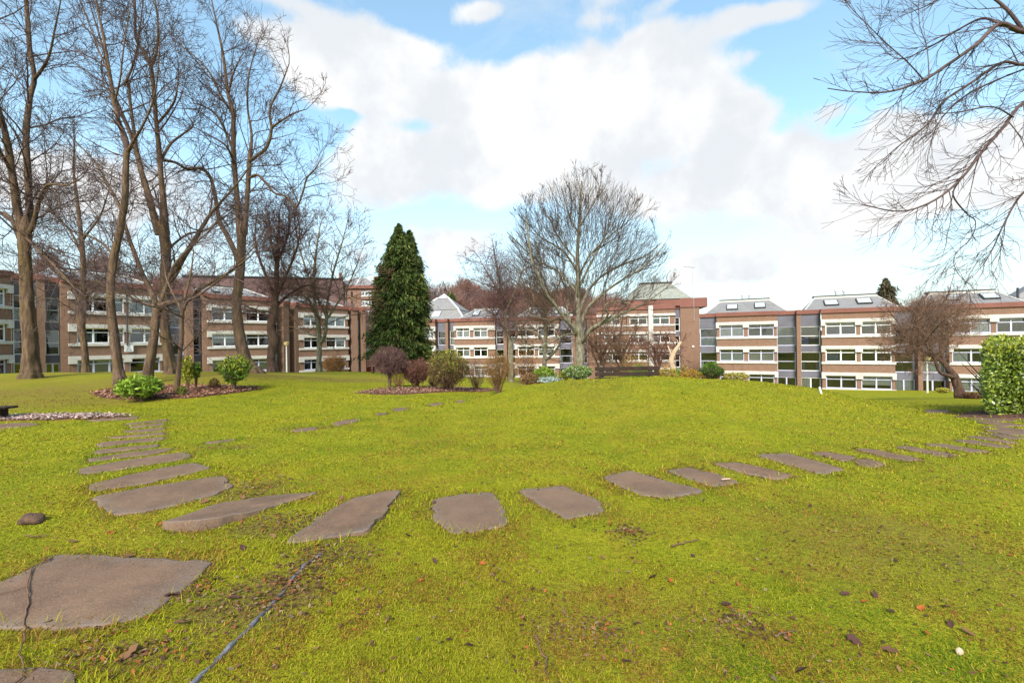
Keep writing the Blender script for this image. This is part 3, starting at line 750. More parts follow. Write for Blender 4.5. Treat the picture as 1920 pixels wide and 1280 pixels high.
# edging strip half sunk in the turf
es = [(345, 1300), (400, 1245), (440, 1205), (480, 1165), (508, 1136), (530, 1112), (548, 1088), (566, 1066), (588, 1050), (603, 1040)]
MBv, MBq, cl_ = [], [], []
p3 = [hit(x, y) for x, y in es]
c = catmull([(p, .03) for p in p3], 5); pp = [p for p, _ in c]
for i, p in enumerate(pp):
    tg = (pp[min(i + 1, len(pp) - 1)] - pp[max(i - 1, 0)]).normalized(); s_ = Vector((tg.y, -tg.x, 0))
    wv_ = .015 * (0.75 + .35 * math.sin(i * 1.3) * math.sin(i * .37)) * (0.45 if 24 < i < 29 else 1)
    if i in (0, len(pp) - 1): wv_ *= .6
    for k, (sx_, h_) in enumerate(((-1, -.05), (-1, .002), (-.6, .008), (.6, .007), (1, .0), (1, -.05))):
        q = p + s_ * (wv_ * sx_); MBv.append((q.x, q.y, q.z + h_ + .006 * math.sin(i * .9) + .005 + .004 * math.sin(i * 2.3)))
for i in range(len(pp) - 1):
    for k in range(5): a = i * 6 + k; MBq.append((a, a + 1, a + 7, a + 6))
M['edging'] = simple('slate_edging', (0.17, 0.175, 0.21), 0.75, 0.25, 12, 0.5, col2=(0.07, 0.06, 0.06))
o = np_mesh('edging_strip', MBv, MBq, M['edging'], smooth=True); tag(o, 'blue-grey edging strip half sunk in the turf at bottom left', 'edging strip')

# brown stone on the left
def lump(name, c, sx, sy, sz, mat, seed, parent=None, sub=3, amp=.25):
    import bmesh
    bm = bmesh.new(); bmesh.ops.create_icosphere(bm, subdivisions=sub, radius=1)
    rs = np.random.RandomState(seed); ph = rs.rand(6, 3) * 6; fr = rs.uniform(1.2, 3.2, (6, 3))
    for v in bm.verts:
        k = 1 + amp * sum(math.sin(v.co.dot(Vector(fr[i])) + ph[i, 0]) for i in range(6)) / 3
        v.co = Vector((v.co.x * sx * k, v.co.y * sy * k, v.co.z * sz * k))
    me = bpy.data.meshes.new(name); bm.to_mesh(me); bm.free(); me.materials.append(mat)
    o = bpy.data.objects.new(name, me); o.location = c; return link(o, parent)
M['stone'] = simple('brown_stone', (0.15, 0.085, 0.055), 0.9, 0.3, 18, 0.8)
p = hit(61, 979); o = lump('stone', p + Vector((0, 0, .03)), .105, .08, .055, M['stone'], 5); tag(o, 'rough brown stone lying alone on the left lawn', 'stone')
M['chip'] = simple('pale_chip', (0.5, 0.36, 0.26), 0.8, 0.08, 10)
p = hit(1799, 1228); o = lump('pale_pebble', p + Vector((0, 0, .018)), .017, .010, .02, M['chip'], 9, sub=2); tag(o, 'small pale pebble on the grass near the lower right corner', 'pebble')
p = hit(1361, 903); mb = MB(); mb.box(p + Vector((0, 0, .032)), .10, .018, .012, .25); o = mb.build('pale_chip', M['chip'], None, .003); tag(o, 'small pale chip resting on a paving slab', 'chip')
# single fallen leaves, each its own thing
def leaf_mesh(pal, seed):
    rs = np.random.RandomState(seed); n = 9; V = []; Q = []; T = []
    outl = [(0, 0), (.18, .12), (.42, .30), (.55, .20), (.75, .28), (1, 0), (.72, -.25), (.5, -.18), (.35, -.32), (.15, -.1)]
    for i, (a, b) in enumerate(outl):
        V.append((a - .5 + rs.uniform(-.04, .04), b + rs.uniform(-.05, .05), .25 * abs(b) + rs.uniform(0, .16)))
    m = len(V); V.append((0, 0, .02))
    T = [(i, (i + 1) % m, m) for i in range(m)]
    return V, T, pal
leaf_src = []
for i, (pc, nm) in enumerate((((.30, .085, .02), 'orange'), ((.075, .035, .03), 'dark'), ((.17, .085, .045), 'brown'))):
    V, T, pc = leaf_mesh(pc, i); leaf_src.append((np.array(V), T, pc, nm))
LEAVES = [(207, 1002, 0, .07), (136, 1018, 2, .07), (240, 1046, 2, .075), (300, 985, 0, .05), (322, 1120, 1, .09), (405, 1090, 1, .08), (437, 1125, 1, .07), (340, 1172, 2, .08), (245, 1228, 2, .09), (212, 1193, 0, .05), (455, 1030, 1, .07), (512, 1008, 2, .06), (595, 1025, 1, .04),
          (455, 935, 2, .08), (385, 942, 2, .09), (480, 930, 1, .06), (570, 965, 0, .045), (640, 935, 2, .07), (545, 900, 1, .05), (815, 945, 1, .06), (765, 1007, 1, .07), (815, 1055, 1, .05), (790, 1092, 0, .04), (905, 1060, 0, .05), (1225, 1085, 1, .07), (1258, 1092, 0, .04),
          (1130, 1048, 2, .045), (1135, 1300, 1, .06), (1362, 1138, 1, .08), (1585, 1117, 1, .05), (1640, 1118, 1, .055), (1622, 1132, 0, .04), (1728, 1144, 0, .05), (1775, 1142, 1, .05), (1672, 1150, 1, .05), (1783, 1175, 1, .05), (1602, 1205, 1, .07), (1670, 1225, 2, .08), (1815, 1190, 2, .06), (1505, 1262, 1, .07), (1738, 1192, 0, .04), (880, 1215, 1, .06), (1160, 1185, 2, .06), (1175, 1245, 1, .05), (735, 1165, 1, .04), (1010, 920, 1, .04), (820, 915, 1, .05), (1030, 1050, 1, .05), (1320, 940, 1, .05), (1520, 950, 1, .05), (1300, 1045, 1, .04), (1745, 885, 1, .05), (660, 990, 0, .04), (90, 1170, 1, .05)]
made = {}
GL = {0: 'small orange fallen leaf lying on the grass', 1: 'dark curled fallen leaf lying on the grass', 2: 'brown curled fallen leaf lying on the grass'}
GG = {0: 'orange fallen leaves on the lawn', 1: 'dark fallen leaves on the lawn', 2: 'brown fallen leaves on the lawn'}
for i, (px, py, kind, size) in enumerate(LEAVES):
    p = hit(px, py); V, T, pc, nm = leaf_src[kind]
    if kind not in made:
        o = np_mesh('fallen_leaf', V, None, M['litter'], T=T, cols=np.tile(pc, (len(V), 1))); made[kind] = o
        tag(o, GL[kind], 'leaf', GG[kind])
    else:
        o = made[kind].copy(); COL.objects.link(o)
    o.location = p + Vector((0, 0, .014)); o.scale = (size,) * 3; o.rotation_euler = (rng.uniform(-.5, .5), rng.uniform(-.5, .5), rng.uniform(0, 6.28))

# ------------------------------------------------------------------ mulch beds
def bed(name, pix, chips, pal, mat, chip=.05):
    w3 = [hit(x, y) for x, y in pix]; c = catmull([(p, 0.1) for p in w3 + [w3[0]]], 5)[:-1]; pts = [p for p, _ in c]
    cen = sum(pts, Vector()) / len(pts); n = len(pts); V = []; Q = []; T = []
    for f, dz in ((1.02, -.03), (1, .012), (.8, .03), (.5, .04), (.25, .04)):
        for p in pts:
            q = cen + (p - cen) * f; V.append((q.x, q.y, float(gz(q.x, q.y)) + dz))
    V.append((cen.x, cen.y, float(gz(cen.x, cen.y)) + .04))
    for k in range(4):
        for i in range(n): j = (i + 1) % n; Q.append((k * n + i, k * n + j, k * n + n + j, k * n + n + i))
    for i in range(n): T.append((4 * n + i, 4 * n + (i + 1) % n, 5 * n))
    o = np_mesh(name, V, Q, mat, T=T, smooth=True); tag(o, kind='structure')
    poly = np.array([(p.x, p.y) for p in pts]); lo, hi = poly.min(0) - .1, poly.max(0) + .1
    x, y = nrs.uniform(lo[0], hi[0], chips), nrs.uniform(lo[1], hi[1], chips)
    k = poly_dist(x, y, poly) < nrs.uniform(-.15, .1, chips)
    V, Q, C = lay_flakes(x[k], y[k], chip, pal, .5, .035)
    return V, Q, C
M['soil'] = simple('mulch_soil', (0.15, 0.075, 0.045), 0.95, 0.3, 8, 0.6, spec=.1)
CHIP = [(0.38, 0.19, 0.12), (0.27, 0.12, 0.075), (0.46, 0.27, 0.19), (0.18, 0.075, 0.05)]
parts_ = [bed('mulch_bed', [(172, 738), (215, 729), (300, 725), (400, 724), (470, 726), (488, 730), (430, 738), (360, 746), (280, 749), (205, 747)], 9000, CHIP, M['soil'], .07),
          bed('mulch_bed', [(664, 737), (700, 731), (760, 728), (840, 726), (905, 729), (930, 732), (890, 735), (800, 737), (720, 740)], 6000, [(0.33, 0.17, 0.12), (0.24, 0.115, 0.08), (0.40, 0.23, 0.17)], M['soil'], .06),
          bed('rubble_strip', [(-60, 790), (-60, 782), (60, 779), (130, 778), (215, 779), (240, 782), (150, 786), (60, 788)], 3800, [(0.50, 0.36, 0.33), (0.42, 0.33, 0.36), (0.34, 0.2, 0.17), (0.55, 0.42, 0.34)], M['soil'], .06),
          bed('bare_soil', [(1790, 782), (1810, 774), (1850, 770), (1920, 770), (2000, 775), (2000, 786), (1920, 786), (1840, 784)], 1500, LEAFPAL, simple('bare_soil', (0.12, 0.06, 0.04), .95, .3, 8, .6), .035)]
Vs, Qs, Cs, off = [], [], [], 0
for V, Q, C in parts_:
    Vs.append(V); Qs.append(Q + off); Cs.append(C); off += len(V)
o = np_mesh('bark_chips', np.concatenate(Vs), np.concatenate(Qs), M['litter'], cols=np.concatenate(Cs)); tag(o, 'reddish bark chips and pale rubble covering the beds', 'bark chips', kind='stuff')
# ------------------------------------------------------------------ trees
def rnd_perp(d, rg):
    a = Vector((rg.gauss(0, 1), rg.gauss(0, 1), rg.gauss(0, 1))); a -= d * a.dot(d)
    return a.normalized() if a.length > 1e-4 else d.orthogonal().normalized()

def grow(out, p, d, L, r, lv, prm, rg):
    n = (6, 5, 4, 4)[min(3, prm['levels'] - lv)] if lv < prm['levels'] else 4
    n = max(3, {0: 6, 1: 6, 2: 5, 3: 4, 4: 3}[min(4, lv)])
    pts = [p.copy()]; rads = [r]; q = p.copy(); dd = d.copy(); st = L / (n - 1); wg = prm['wig']
    for i in range(1, n):
        dd = dd + Vector((rg.gauss(0, wg), rg.gauss(0, wg), rg.gauss(0, wg))) + Vector((0, 0, prm['up'] + prm.get('tipup', 0) * (i / n)))
        dd.normalize(); q = q + dd * st; pts.append(q.copy()); rads.append(max(prm['rmin'], r * (1 - .75 * i / (n - 1))))
    out.append((pts, rads))
    if lv < prm['levels']:
        nc = prm['kids'][lv - 1]; nc = int(nc * rg.uniform(.7, 1.3) + .5)
        for k in range(nc):
            t_ = rg.uniform(.2, 1) if k else 1.0
            f = t_ * (n - 1); i = min(int(f), n - 2); a = pts[i].lerp(pts[i + 1], f - i)
            tg = (pts[i + 1] - pts[i]).normalized()
            an = prm['ang'] * rg.uniform(.6, 1.3)
            nd = (tg * math.cos(an) + rnd_perp(tg, rg) * math.sin(an)).normalized()
            grow(out, a, nd, L * prm['ratio'] * rg.uniform(.6, 1.2) * (1.15 - .5 * t_), max(prm['rmin'], rads[i] * .62), lv + 1, prm, rg)

DEF = dict(levels=3, kids=(7, 5, 4), ang=.75, ratio=.52, wig=.16, up=.06, rmin=.006, L=2.6, dens=2.2, start=.35, trunk='bark_big', twig='twig')
def tree(name, label, d, limbs, seed, group=None, cat='tree', ground=True, root_at=None, **kw):
    """limbs: [ [(px, py, depth offset, width px), ...], ... ]; the first reaches the ground"""
    prm = dict(DEF); prm.update(kw); rg = random.Random(seed)
    L3 = []
    for lb in limbs:
        pts = []
        for i, (px, py, dd, wpx) in enumerate(lb):
            pts.append((P(px, py, d + dd), max(.008, wpx * (d + dd) / F / 2 * cosx(min(px, 2000)))))
        L3.append(pts)
    if ground:
        p0, r0 = L3[0][0]; g = float(gz(p0.x, p0.y))
        if p0.z > g - .15: L3[0].insert(0, (Vector((p0.x, p0.y, g - .25)), r0 * 1.25))
        b = Vector((p0.x, p0.y, g))
    else: b = root_at
    root = empty(name, b, label, cat, group)
    main, crown = [], []
    for li, pts in enumerate(L3):
        c = catmull(pts, 8 if li == 0 else 5); cp = [p for p, _ in c]; crd = [r for _, r in c]
        amp = .02 if len(crd) > 3 else 0
        crd = [r * (1 + rg.uniform(-.05, .05) * (r > .08)) for r in crd]
        main.append((cp, crd))
        tot = sum((cp[i + 1] - cp[i]).length for i in range(len(cp) - 1))
        st = prm['start'] if li == 0 else prm.get('lstart', .12)
        n = int(tot * (1 - st) * prm['dens'])
        for k in range(n):
            t_ = st + (1 - st) * (k + rg.random()) / n
            f = t_ * (len(cp) - 1); i = min(int(f), len(cp) - 2); a = cp[i].lerp(cp[i + 1], f - i); tg = (cp[i + 1] - cp[i]).normalized()
            an = prm['ang'] * rg.uniform(.7, 1.4); nd = (tg * math.cos(an) + rnd_perp(tg, rg) * math.sin(an)).normalized()
            LL = prm['L'] * rg.uniform(.45, 1.15) * (1.1 - prm.get('tap', .45) * t_)
            grow(crown, a, nd, LL, max(prm['rmin'] * 1.5, min(crd[i] * .5, LL * .012)), 1, prm, rg)
        grow(crown, cp[-1], (cp[-1] - cp[-2]).normalized(), prm['L'] * .5, max(prm['rmin'], crd[-1]), 1, prm, rg)
    for (ex, ey, ed, erx, ery, nn, tl_, tr_) in prm.get('fill', ()):   # fine outer twigs through the crown
        cc = P(ex, ey, d + ed); rx, rz = erx * d / F * cosx(ex), ery * d / F
        for _ in range(nn):
            v = Vector((rg.gauss(0, 1), rg.gauss(0, 1), rg.gauss(0, 1))).normalized() * (rg.random() ** .42) * (1 + .12 * rg.gauss(0, 1))
            e = cc + Vector((v.x * rx, v.y * rx * .9, v.z * rz)); o_ = (e - cc + Vector((0, 0, rz * .6))).normalized()
            dd = (o_ + Vector((rg.gauss(0, .6), rg.gauss(0, .6), rg.gauss(.05, .6)))).normalized(); LL = tl_ * rg.uniform(.5, 1.5)
            m_ = e - dd * LL * .5 + Vector((rg.gauss(0, .12), rg.gauss(0, .12), rg.gauss(0, .12))) * LL
            crown.append(([e - dd * LL, m_, e], [tr_, tr_ * .8, tr_ * .5]))
    for (ex, ey, ed, erx, ery, nn, tl_, tr_) in prm.get('whips', ()):   # rising outer whips of a domed crown
        cc = P(ex, ey, d + ed); rx, rz = erx * d / F, ery * d / F
        for _ in range(nn):
            v = Vector((rg.gauss(0, 1), rg.gauss(0, 1), abs(rg.gauss(0, 1)) + .02)).normalized() * rg.uniform(.45, 1) ** .6
            e = cc + Vector((v.x * rx, v.y * rx * .9, v.z * rz)); o_ = (Vector((v.x * .9, v.y * .9, .85)) + Vector((rg.gauss(0, .22), rg.gauss(0, .22), rg.gauss(0, .2)))).normalized()
            LL = tl_ * rg.uniform(.5, 1.4); m_ = e - o_ * LL * .5 + Vector((v.x, v.y, -.4)) * LL * .10
            crown.append(([e - o_ * LL, m_, e], [tr_ * 1.15, tr_, tr_ * .6]))
    if 'minpx' in prm: crown = [c_ for c_ in crown if CX + F * c_[0][-1].x / c_[0][-1].y > prm['minpx'] + 30 * math.sin(c_[0][-1].z * 9)]
    if 'clip' in prm:      # the dome's outline
        ex, ey, erx, ery = prm['clip']; cc = P(ex, ey, d); rx, rz = erx * d / F, ery * d / F
        def inside(q):
            v = q - cc; hh_ = max(0.0, v.z)
            a_ = math.atan2(v.z, v.x); return (v.x / rx) ** 2 + (v.y / rx) ** 2 + (hh_ / rz) ** 2 < 1 + .05 * math.sin(a_ * 9) + .04 * math.sin(a_ * 23 + 1)
        crown = [c_ for c_ in crown if inside(c_[0][-1])]
    tubes(main, 'trunk', M[prm['trunk']], root, origin=b, rough=.10)
    tubes(crown, 'crown', M[prm['twig']], root, origin=b)
    return root, main, crown

OG = 'old bare trees on the left of the lawn'
tree('bare_tree', 'huge old bare tree at the left edge with twin stems and a flared mossy base', 17, [
    [(57, 706, 0, 50), (57, 690, 0, 40), (56, 640, 0, 33), (53, 590, 0, 31), (49, 520, 0, 27), (46, 460, 0, 27), (47, 428, 0, 28), (48, 405, 0, 9)],
    [(43, 440, 0, 20), (34, 400, 0, 18), (24, 330, -.3, 16), (10, 250, -.6, 14), (-12, 170, -1, 12), (-30, 60, -1, 12), (-40, -60, -1.5, 9), (-60, -180, -2, 5)],
    [(50, 440, 0, 19), (55, 400, .2, 17), (52, 320, .4, 15), (49, 260, .5, 14), (55, 190, .7, 12), (64, 145, .9, 11), (56, 95, 1, 11), (52, 40, 1.2, 10), (44, -60, 1.2, 8), (30, -190, 1.5, 4)],
    [(48, 445, 0, 14), (62, 422, -.1, 12), (70, 390, -.4, 10), (80, 360, -.8, 8), (93, 346, -1.2, 7), (126, 347, -1.8, 4), (150, 335, -2.2, 2.5)],
    [(46, 465, 0, 15), (36, 445, .1, 13), (24, 415, .5, 11), (8, 400, 1, 9), (-18, 392, 1.5, 7), (-60, 340, 2.5, 4)],
    [(64, 150, .9, 8), (90, 110, .3, 6), (104, 50, 0, 4), (120, -30, -.4, 2)],
    [(20, 320, -.4, 9), (-8, 270, -1.4, 7), (-40, 230, -2.2, 5), (-90, 150, -3, 3)],
    [(46, 440, 0, 9), (62, 458, -.3, 8), (95, 490, -1, 7), (118, 515, -1.5, 5), (140, 540, -2, 3)]], 101, OG, dens=2.8, L=2.9, ratio=.56, kids=(7, 6, 3), start=.6, rmin=.0055, up=.02)
tree('bare_tree', 'slim bare tree with a knobbly pruned trunk, second from the left edge', 26, [
    [(161, 706, 0, 21), (160, 680, 0, 15), (157, 640, 0, 14), (152, 600, 0, 18), (154, 565, 0, 17), (156, 530, 0, 12), (155, 480, 0, 11), (150, 420, 0, 9), (144, 370, 0, 7), (138, 320, .3, 5), (140, 270, .3, 3)],
    [(150, 560, 0, 9), (132, 535, .8, 7), (118, 520, 1.6, 5), (92, 500, 2, 4), (60, 488, 2, 2)],
    [(160, 560, 0, 9), (178, 540, -.8, 7), (195, 520, -1.2, 5), (215, 510, -1.6, 3)],
    [(155, 480, 0, 7), (130, 430, .5, 5), (100, 400, 1, 4), (85, 360, 1.2, 2)],
    [(153, 450, 0, 6), (185, 410, -.5, 4), (200, 370, -1, 3), (210, 330, -1, 2)]], 102, OG, dens=3.4, L=3.2, ratio=.56, kids=(7, 5, 3), start=.35, rmin=.007, up=.0)
tree('bare_tree', 'tall bare tree with a bare upright trunk rising straight behind the bright green low bush', 15, [
    [(224, 712, 0, 27), (221, 690, 0, 22), (214, 630, 0, 19.5), (208, 570, 0, 17.5), (209, 520, 0, 16), (214, 480, 0, 16), (226, 425, 0, 15), (234, 370, 0, 14), (236, 310, 0, 12.5), (239, 280, 0, 12)],
    [(239, 290, 0, 9), (225, 235, .3, 9), (213, 190, .5, 9), (206, 140, .6, 8), (194, 70, .8, 6), (180, 0, 1, 5), (170, -80, 1, 4), (150, -180, 1.3, 2)],
    [(240, 285, 0, 8), (252, 262, -.4, 7), (268, 235, -.8, 5), (285, 195, -1, 4), (296, 140, -1.2, 3), (300, 60, -1.5, 2)],
    [(214, 195, .5, 5), (225, 150, .2, 4), (232, 90, 0, 3), (245, 10, 0, 2)],
    [(206, 140, .6, 5), (185, 95, 1, 4), (165, 40, 1.3, 3), (140, -20, 1.6, 2)],
    [(230, 400, 0, 7), (205, 350, .8, 5), (175, 300, 1.5, 4), (130, 255, 2, 2)],
    [(214, 480, 0, 7), (190, 455, .6, 5), (160, 440, 1.2, 4), (120, 430, 1.8, 2)]], 103, OG, dens=2.5, L=2.5, ratio=.56, kids=(7, 5, 3), start=.5, rmin=.005, up=.03)
tree('bare_tree', 'bare tree leaning right behind the bright green bush with a long low sweeping limb', 15.5, [
    [(276, 706, 0, 24), (281, 680, 0, 20), (289, 630, 0, 18), (294, 590, 0, 16), (306, 572, -.2, 13), (345, 560, -.6, 10), (385, 535, -1, 8), (430, 510, -1.4, 5), (470, 480, -1.8, 3)],
    [(292, 590, 0, 14), (288, 558, .2, 12), (270, 520, .4, 10), (258, 490, .5, 9), (245, 455, .6, 9), (236, 425, .7, 7), (222, 380, .9, 5), (190, 330, 1.2, 3)],
    [(296, 580, 0, 10), (310, 540, .5, 8), (325, 500, .8, 6), (350, 470, 1, 5), (385, 440, 1.2, 3), (420, 400, 1.4, 2)],
    [(290, 575, 0, 7), (250, 560, .6, 5), (215, 535, 1, 4), (160, 525, 1.5, 2)]], 104, OG, dens=3.4, L=2.1, ratio=.56, kids=(6, 5, 3), start=.5, rmin=.0055, up=.03)
tree('bare_tree', 'thick multi-stemmed bare tree with a hollow gnarled base in the middle of the left group', 18.5, [
    [(320, 704, 0, 32), (319, 690, 0, 25), (313, 645, 0, 20), (308, 600, 0, 19), (309, 550, 0, 20), (311, 490, 0, 20), (309, 450, 0, 21), (304, 428, 0, 18), (303, 408, 0, 8)],
    [(298, 440, 0, 17), (290, 410, 0, 15), (278, 365, .3, 14), (266, 325, .4, 12), (258, 290, .6, 11), (244, 250, .8, 9), (225, 205, 1, 8), (210, 165, 1.2, 7), (196, 100, 1.5, 5), (172, 20, 1.8, 3), (150, -60, 2, 2)],
    [(311, 440, 0, 16), (308, 390, -.2, 13), (302, 330, -.3, 11), (297, 270, -.4, 10), (292, 220, -.5, 9), (288, 170, -.6, 9), (283, 125, -.8, 8), (272, 100, -.9, 7), (256, 75, -1, 6), (253, 20, -1.2, 5), (250, -80, -1.3, 3)],
    [(283, 125, -.8, 7), (294, 95, -1, 5), (296, 40, -1.2, 4), (285, -40, -1.4, 2)],
    [(318, 525, 0, 16), (332, 505, -.5, 13), (346, 480, -.8, 11), (362, 455, -1, 10), (380, 425, -1.3, 8), (400, 395, -1.6, 6), (440, 350, -2, 4), (470, 310, -2.3, 2)],
    [(258, 290, .6, 8), (245, 200, .2, 7), (240, 150, .1, 7), (233, 160, 0, 6), (250, 120, 0, 5), (262, 60, 0, 3), (270, -20, 0, 2)],
    [(302, 300, -.3, 7), (320, 270, .4, 6), (345, 250, .9, 5), (362, 235, 1.2, 4), (350, 215, 1.4, 2)],
    [(297, 230, -.4, 6), (318, 205, -.8, 5), (330, 180, -1.2, 4), (335, 130, -1.4, 2)],
    [(312, 470, 0, 7), (350, 440, 1, 5), (390, 430, 2, 4), (430, 400, 2.5, 2)],
    [(300, 300, 0, 7), (330, 305, 1, 6), (352, 318, 1.6, 6), (380, 316, 2, 6), (398, 340, 2.2, 5), (405, 370, 2.3, 3)]], 105, OG, dens=2.4, L=2.8, ratio=.56, kids=(7, 5, 3), start=.6, rmin=.0055, up=.03)
tree('young_tree', 'thin bare young tree standing in the mulch bed with wide low branches', 13, [
    [(331, 731, 0, 13), (334, 705, 0, 10.5), (337, 670, 0, 9.5), (340, 640, 0, 8.5), (341, 600, 0, 8), (343, 580, 0, 8)],
    [(342, 590, 0, 6), (335, 570, .2, 5), (322, 545, .5, 4.5), (312, 520, .7, 4), (307, 490, .9, 2)],
    [(343, 585, 0, 6), (352, 565, -.2, 5), (370, 555, -.6, 4.5), (405, 530, -1, 4), (440, 500, -1.4, 3), (480, 460, -1.8, 2)],
    [(341, 580, 0, 5), (350, 545, .3, 4), (358, 510, .4, 3.5), (363, 470, .4, 2)],
    [(344, 595, 0, 5), (310, 580, -.6, 4), (270, 570, -1.2, 3), (225, 545, -1.6, 2)],
    [(338, 655, 0, 5), (322, 640, -.5, 4), (300, 630, -.9, 3), (270, 600, -1.2, 2)],
    [(340, 660, 0, 4), (360, 640, -.8, 3), (385, 618, -1.2, 2), (410, 590, -1.5, 1.2)]], 106, OG, dens=5, L=1.5, ratio=.56, kids=(5, 4, 3), start=.7, rmin=.0035, up=.04, trunk='bark_big')
tree('bare_tree', 'tall forked bare tree just behind the rounded leafy shrub, one limb twisting low right', 19.5, [
    [(474, 702, 0, 40), (466, 690, 0, 31), (456, 660, 0, 24), (448, 620, 0, 21), (444, 570, 0, 18), (449, 520, 0, 18), (452, 470, 0, 17), (453, 435, 0, 16), (454, 415, 0, 7)],
    [(449, 440, 0, 13), (446, 390, 0, 11), (441, 330, 0, 10), (438, 280, 0, 10), (437, 215, 0, 8), (428, 178, 0, 7), (422, 130, .2, 6), (416, 90, .3, 5), (405, 40, .4, 3), (395, -10, .5, 2)],
    [(458, 440, 0, 12), (462, 390, -.2, 10), (466, 330, -.3, 9), (468, 302, -.3, 9), (472, 255, -.5, 5), (464, 200, -.6, 4), (467, 140, -.8, 3), (480, 90, -1, 2)],
    [(467, 303, -.3, 8), (485, 290, -.7, 7), (500, 276, -1, 7), (509, 245, -1.2, 6), (506, 205, -1.4, 5), (525, 165, -1.5, 4), (542, 120, -1.6, 2)],
    [(508, 240, -1.2, 5), (530, 225, -1.5, 4), (552, 212, -1.8, 3), (575, 205, -2, 1.5)],
    [(448, 490, 0, 12), (440, 470, .4, 11), (425, 440, .8, 10), (412, 415, 1.1, 9), (405, 375, 1.2, 8), (395, 335, 1.4, 7), (380, 318, 1.6, 7), (355, 315, 1.9, 4), (330, 325, 2.2, 2)],
    [(466, 335, -.3, 6), (482, 328, -.6, 5), (500, 345, -1, 5), (515, 362, -1.3, 4.5), (535, 368, -1.6, 4.5), (555, 388, -1.8, 4), (568, 360, -2, 4), (575, 335, -2.1, 3.5), (590, 318, -2.2, 2.5), (598, 305, -2.3, 1.5)],
    [(437, 215, 0, 6), (415, 180, .6, 5), (395, 140, 1, 4), (375, 115, 1.3, 3), (345, 90, 1.6, 2)],
    [(428, 178, 0, 5), (437, 140, -.3, 4), (450, 110, -.5, 2)],
    [(440, 290, 0, 6), (420, 240, .7, 5), (400, 210, 1, 4), (370, 195, 1.4, 2)],
    [(440, 310, 0, 6), (425, 275, -.8, 4), (395, 255, -1.2, 3)]], 107, OG, dens=2.6, L=2.6, ratio=.56, kids=(7, 6, 3), start=.65, rmin=.0055, up=.04)
tree('bare_tree', 'knobbly swollen bare tree with a dense round reddish crown of twigs', 25, [
    [(511, 702, 0, 26), (510, 690, 0, 21), (509, 665, 0, 17), (514, 640, 0, 19), (508, 615, 0, 16), (513, 590, 0, 17), (517, 560, 0, 11), (519, 500, 0, 9), (522, 450, 0, 6), (524, 410, 0, 3)],
    [(516, 560, 0, 7), (500, 520, .5, 6), (485, 480, .8, 5), (478, 440, 1, 3), (482, 405, 1, 2)],
    [(517, 560, 0, 7), (535, 520, -.4, 6), (555, 470, -.8, 5), (562, 430, -1, 3), (555, 400, -1, 2)],
    [(516, 575, 0, 7), (545, 550, .5, 5), (575, 535, .8, 4), (600, 540, 1, 2)],
    [(519, 500, 0, 5), (508, 450, -.5, 4), (505, 410, -.6, 2)], [(520, 490, 0, 5), (540, 440, .5, 4), (542, 395, .6, 2)],
    [(514, 600, 0, 5), (480, 580, 0, 4), (455, 575, .4, 2)]], 108, OG, fill=((524, 440, 0, 62, 62, 1400, .6, .008), (520, 520, 0, 55, 50, 600, .6, .008)), dens=4.2, L=2.4, ratio=.55, kids=(7, 5, 3), start=.5, rmin=.008, up=.05, trunk='bark_red', twig='twig_purple')
tree('bare_tree', 'smaller two-stemmed mossy bare tree at the right end of the left group', 30, [
    [(598, 700, 0, 15), (598, 680, 0, 11), (599, 640, 0, 9), (597, 610, 0, 9), (593, 585, 0, 8), (590, 560, 0, 6), (590, 500, 0, 5), (596, 450, 0, 3), (600, 425, 0, 2)],
    [(600, 645, 0, 8), (610, 625, -.3, 7), (612, 600, -.4, 6), (615, 560, -.6, 5), (625, 510, -1, 4), (640, 460, -1, 3), (645, 440, -1, 2)],
    [(594, 590, 0, 6), (578, 560, .5, 5), (560, 540, 1, 4), (545, 530, 1.2, 2)],
    [(592, 570, 0, 5), (575, 510, 0, 4), (560, 460, .3, 3), (555, 430, .3, 2)],
    [(612, 600, -.4, 5), (635, 565, -.6, 4), (655, 530, -.8, 3), (668, 500, -.8, 2)],
    [(598, 630, 0, 5), (575, 625, .6, 4), (555, 615, 1, 2)]], 109, OG, dens=4.2, L=3.2, ratio=.55, kids=(7, 5, 3), start=.5, rmin=.008, up=.04, trunk='bark_ash', twig='twig_brown')

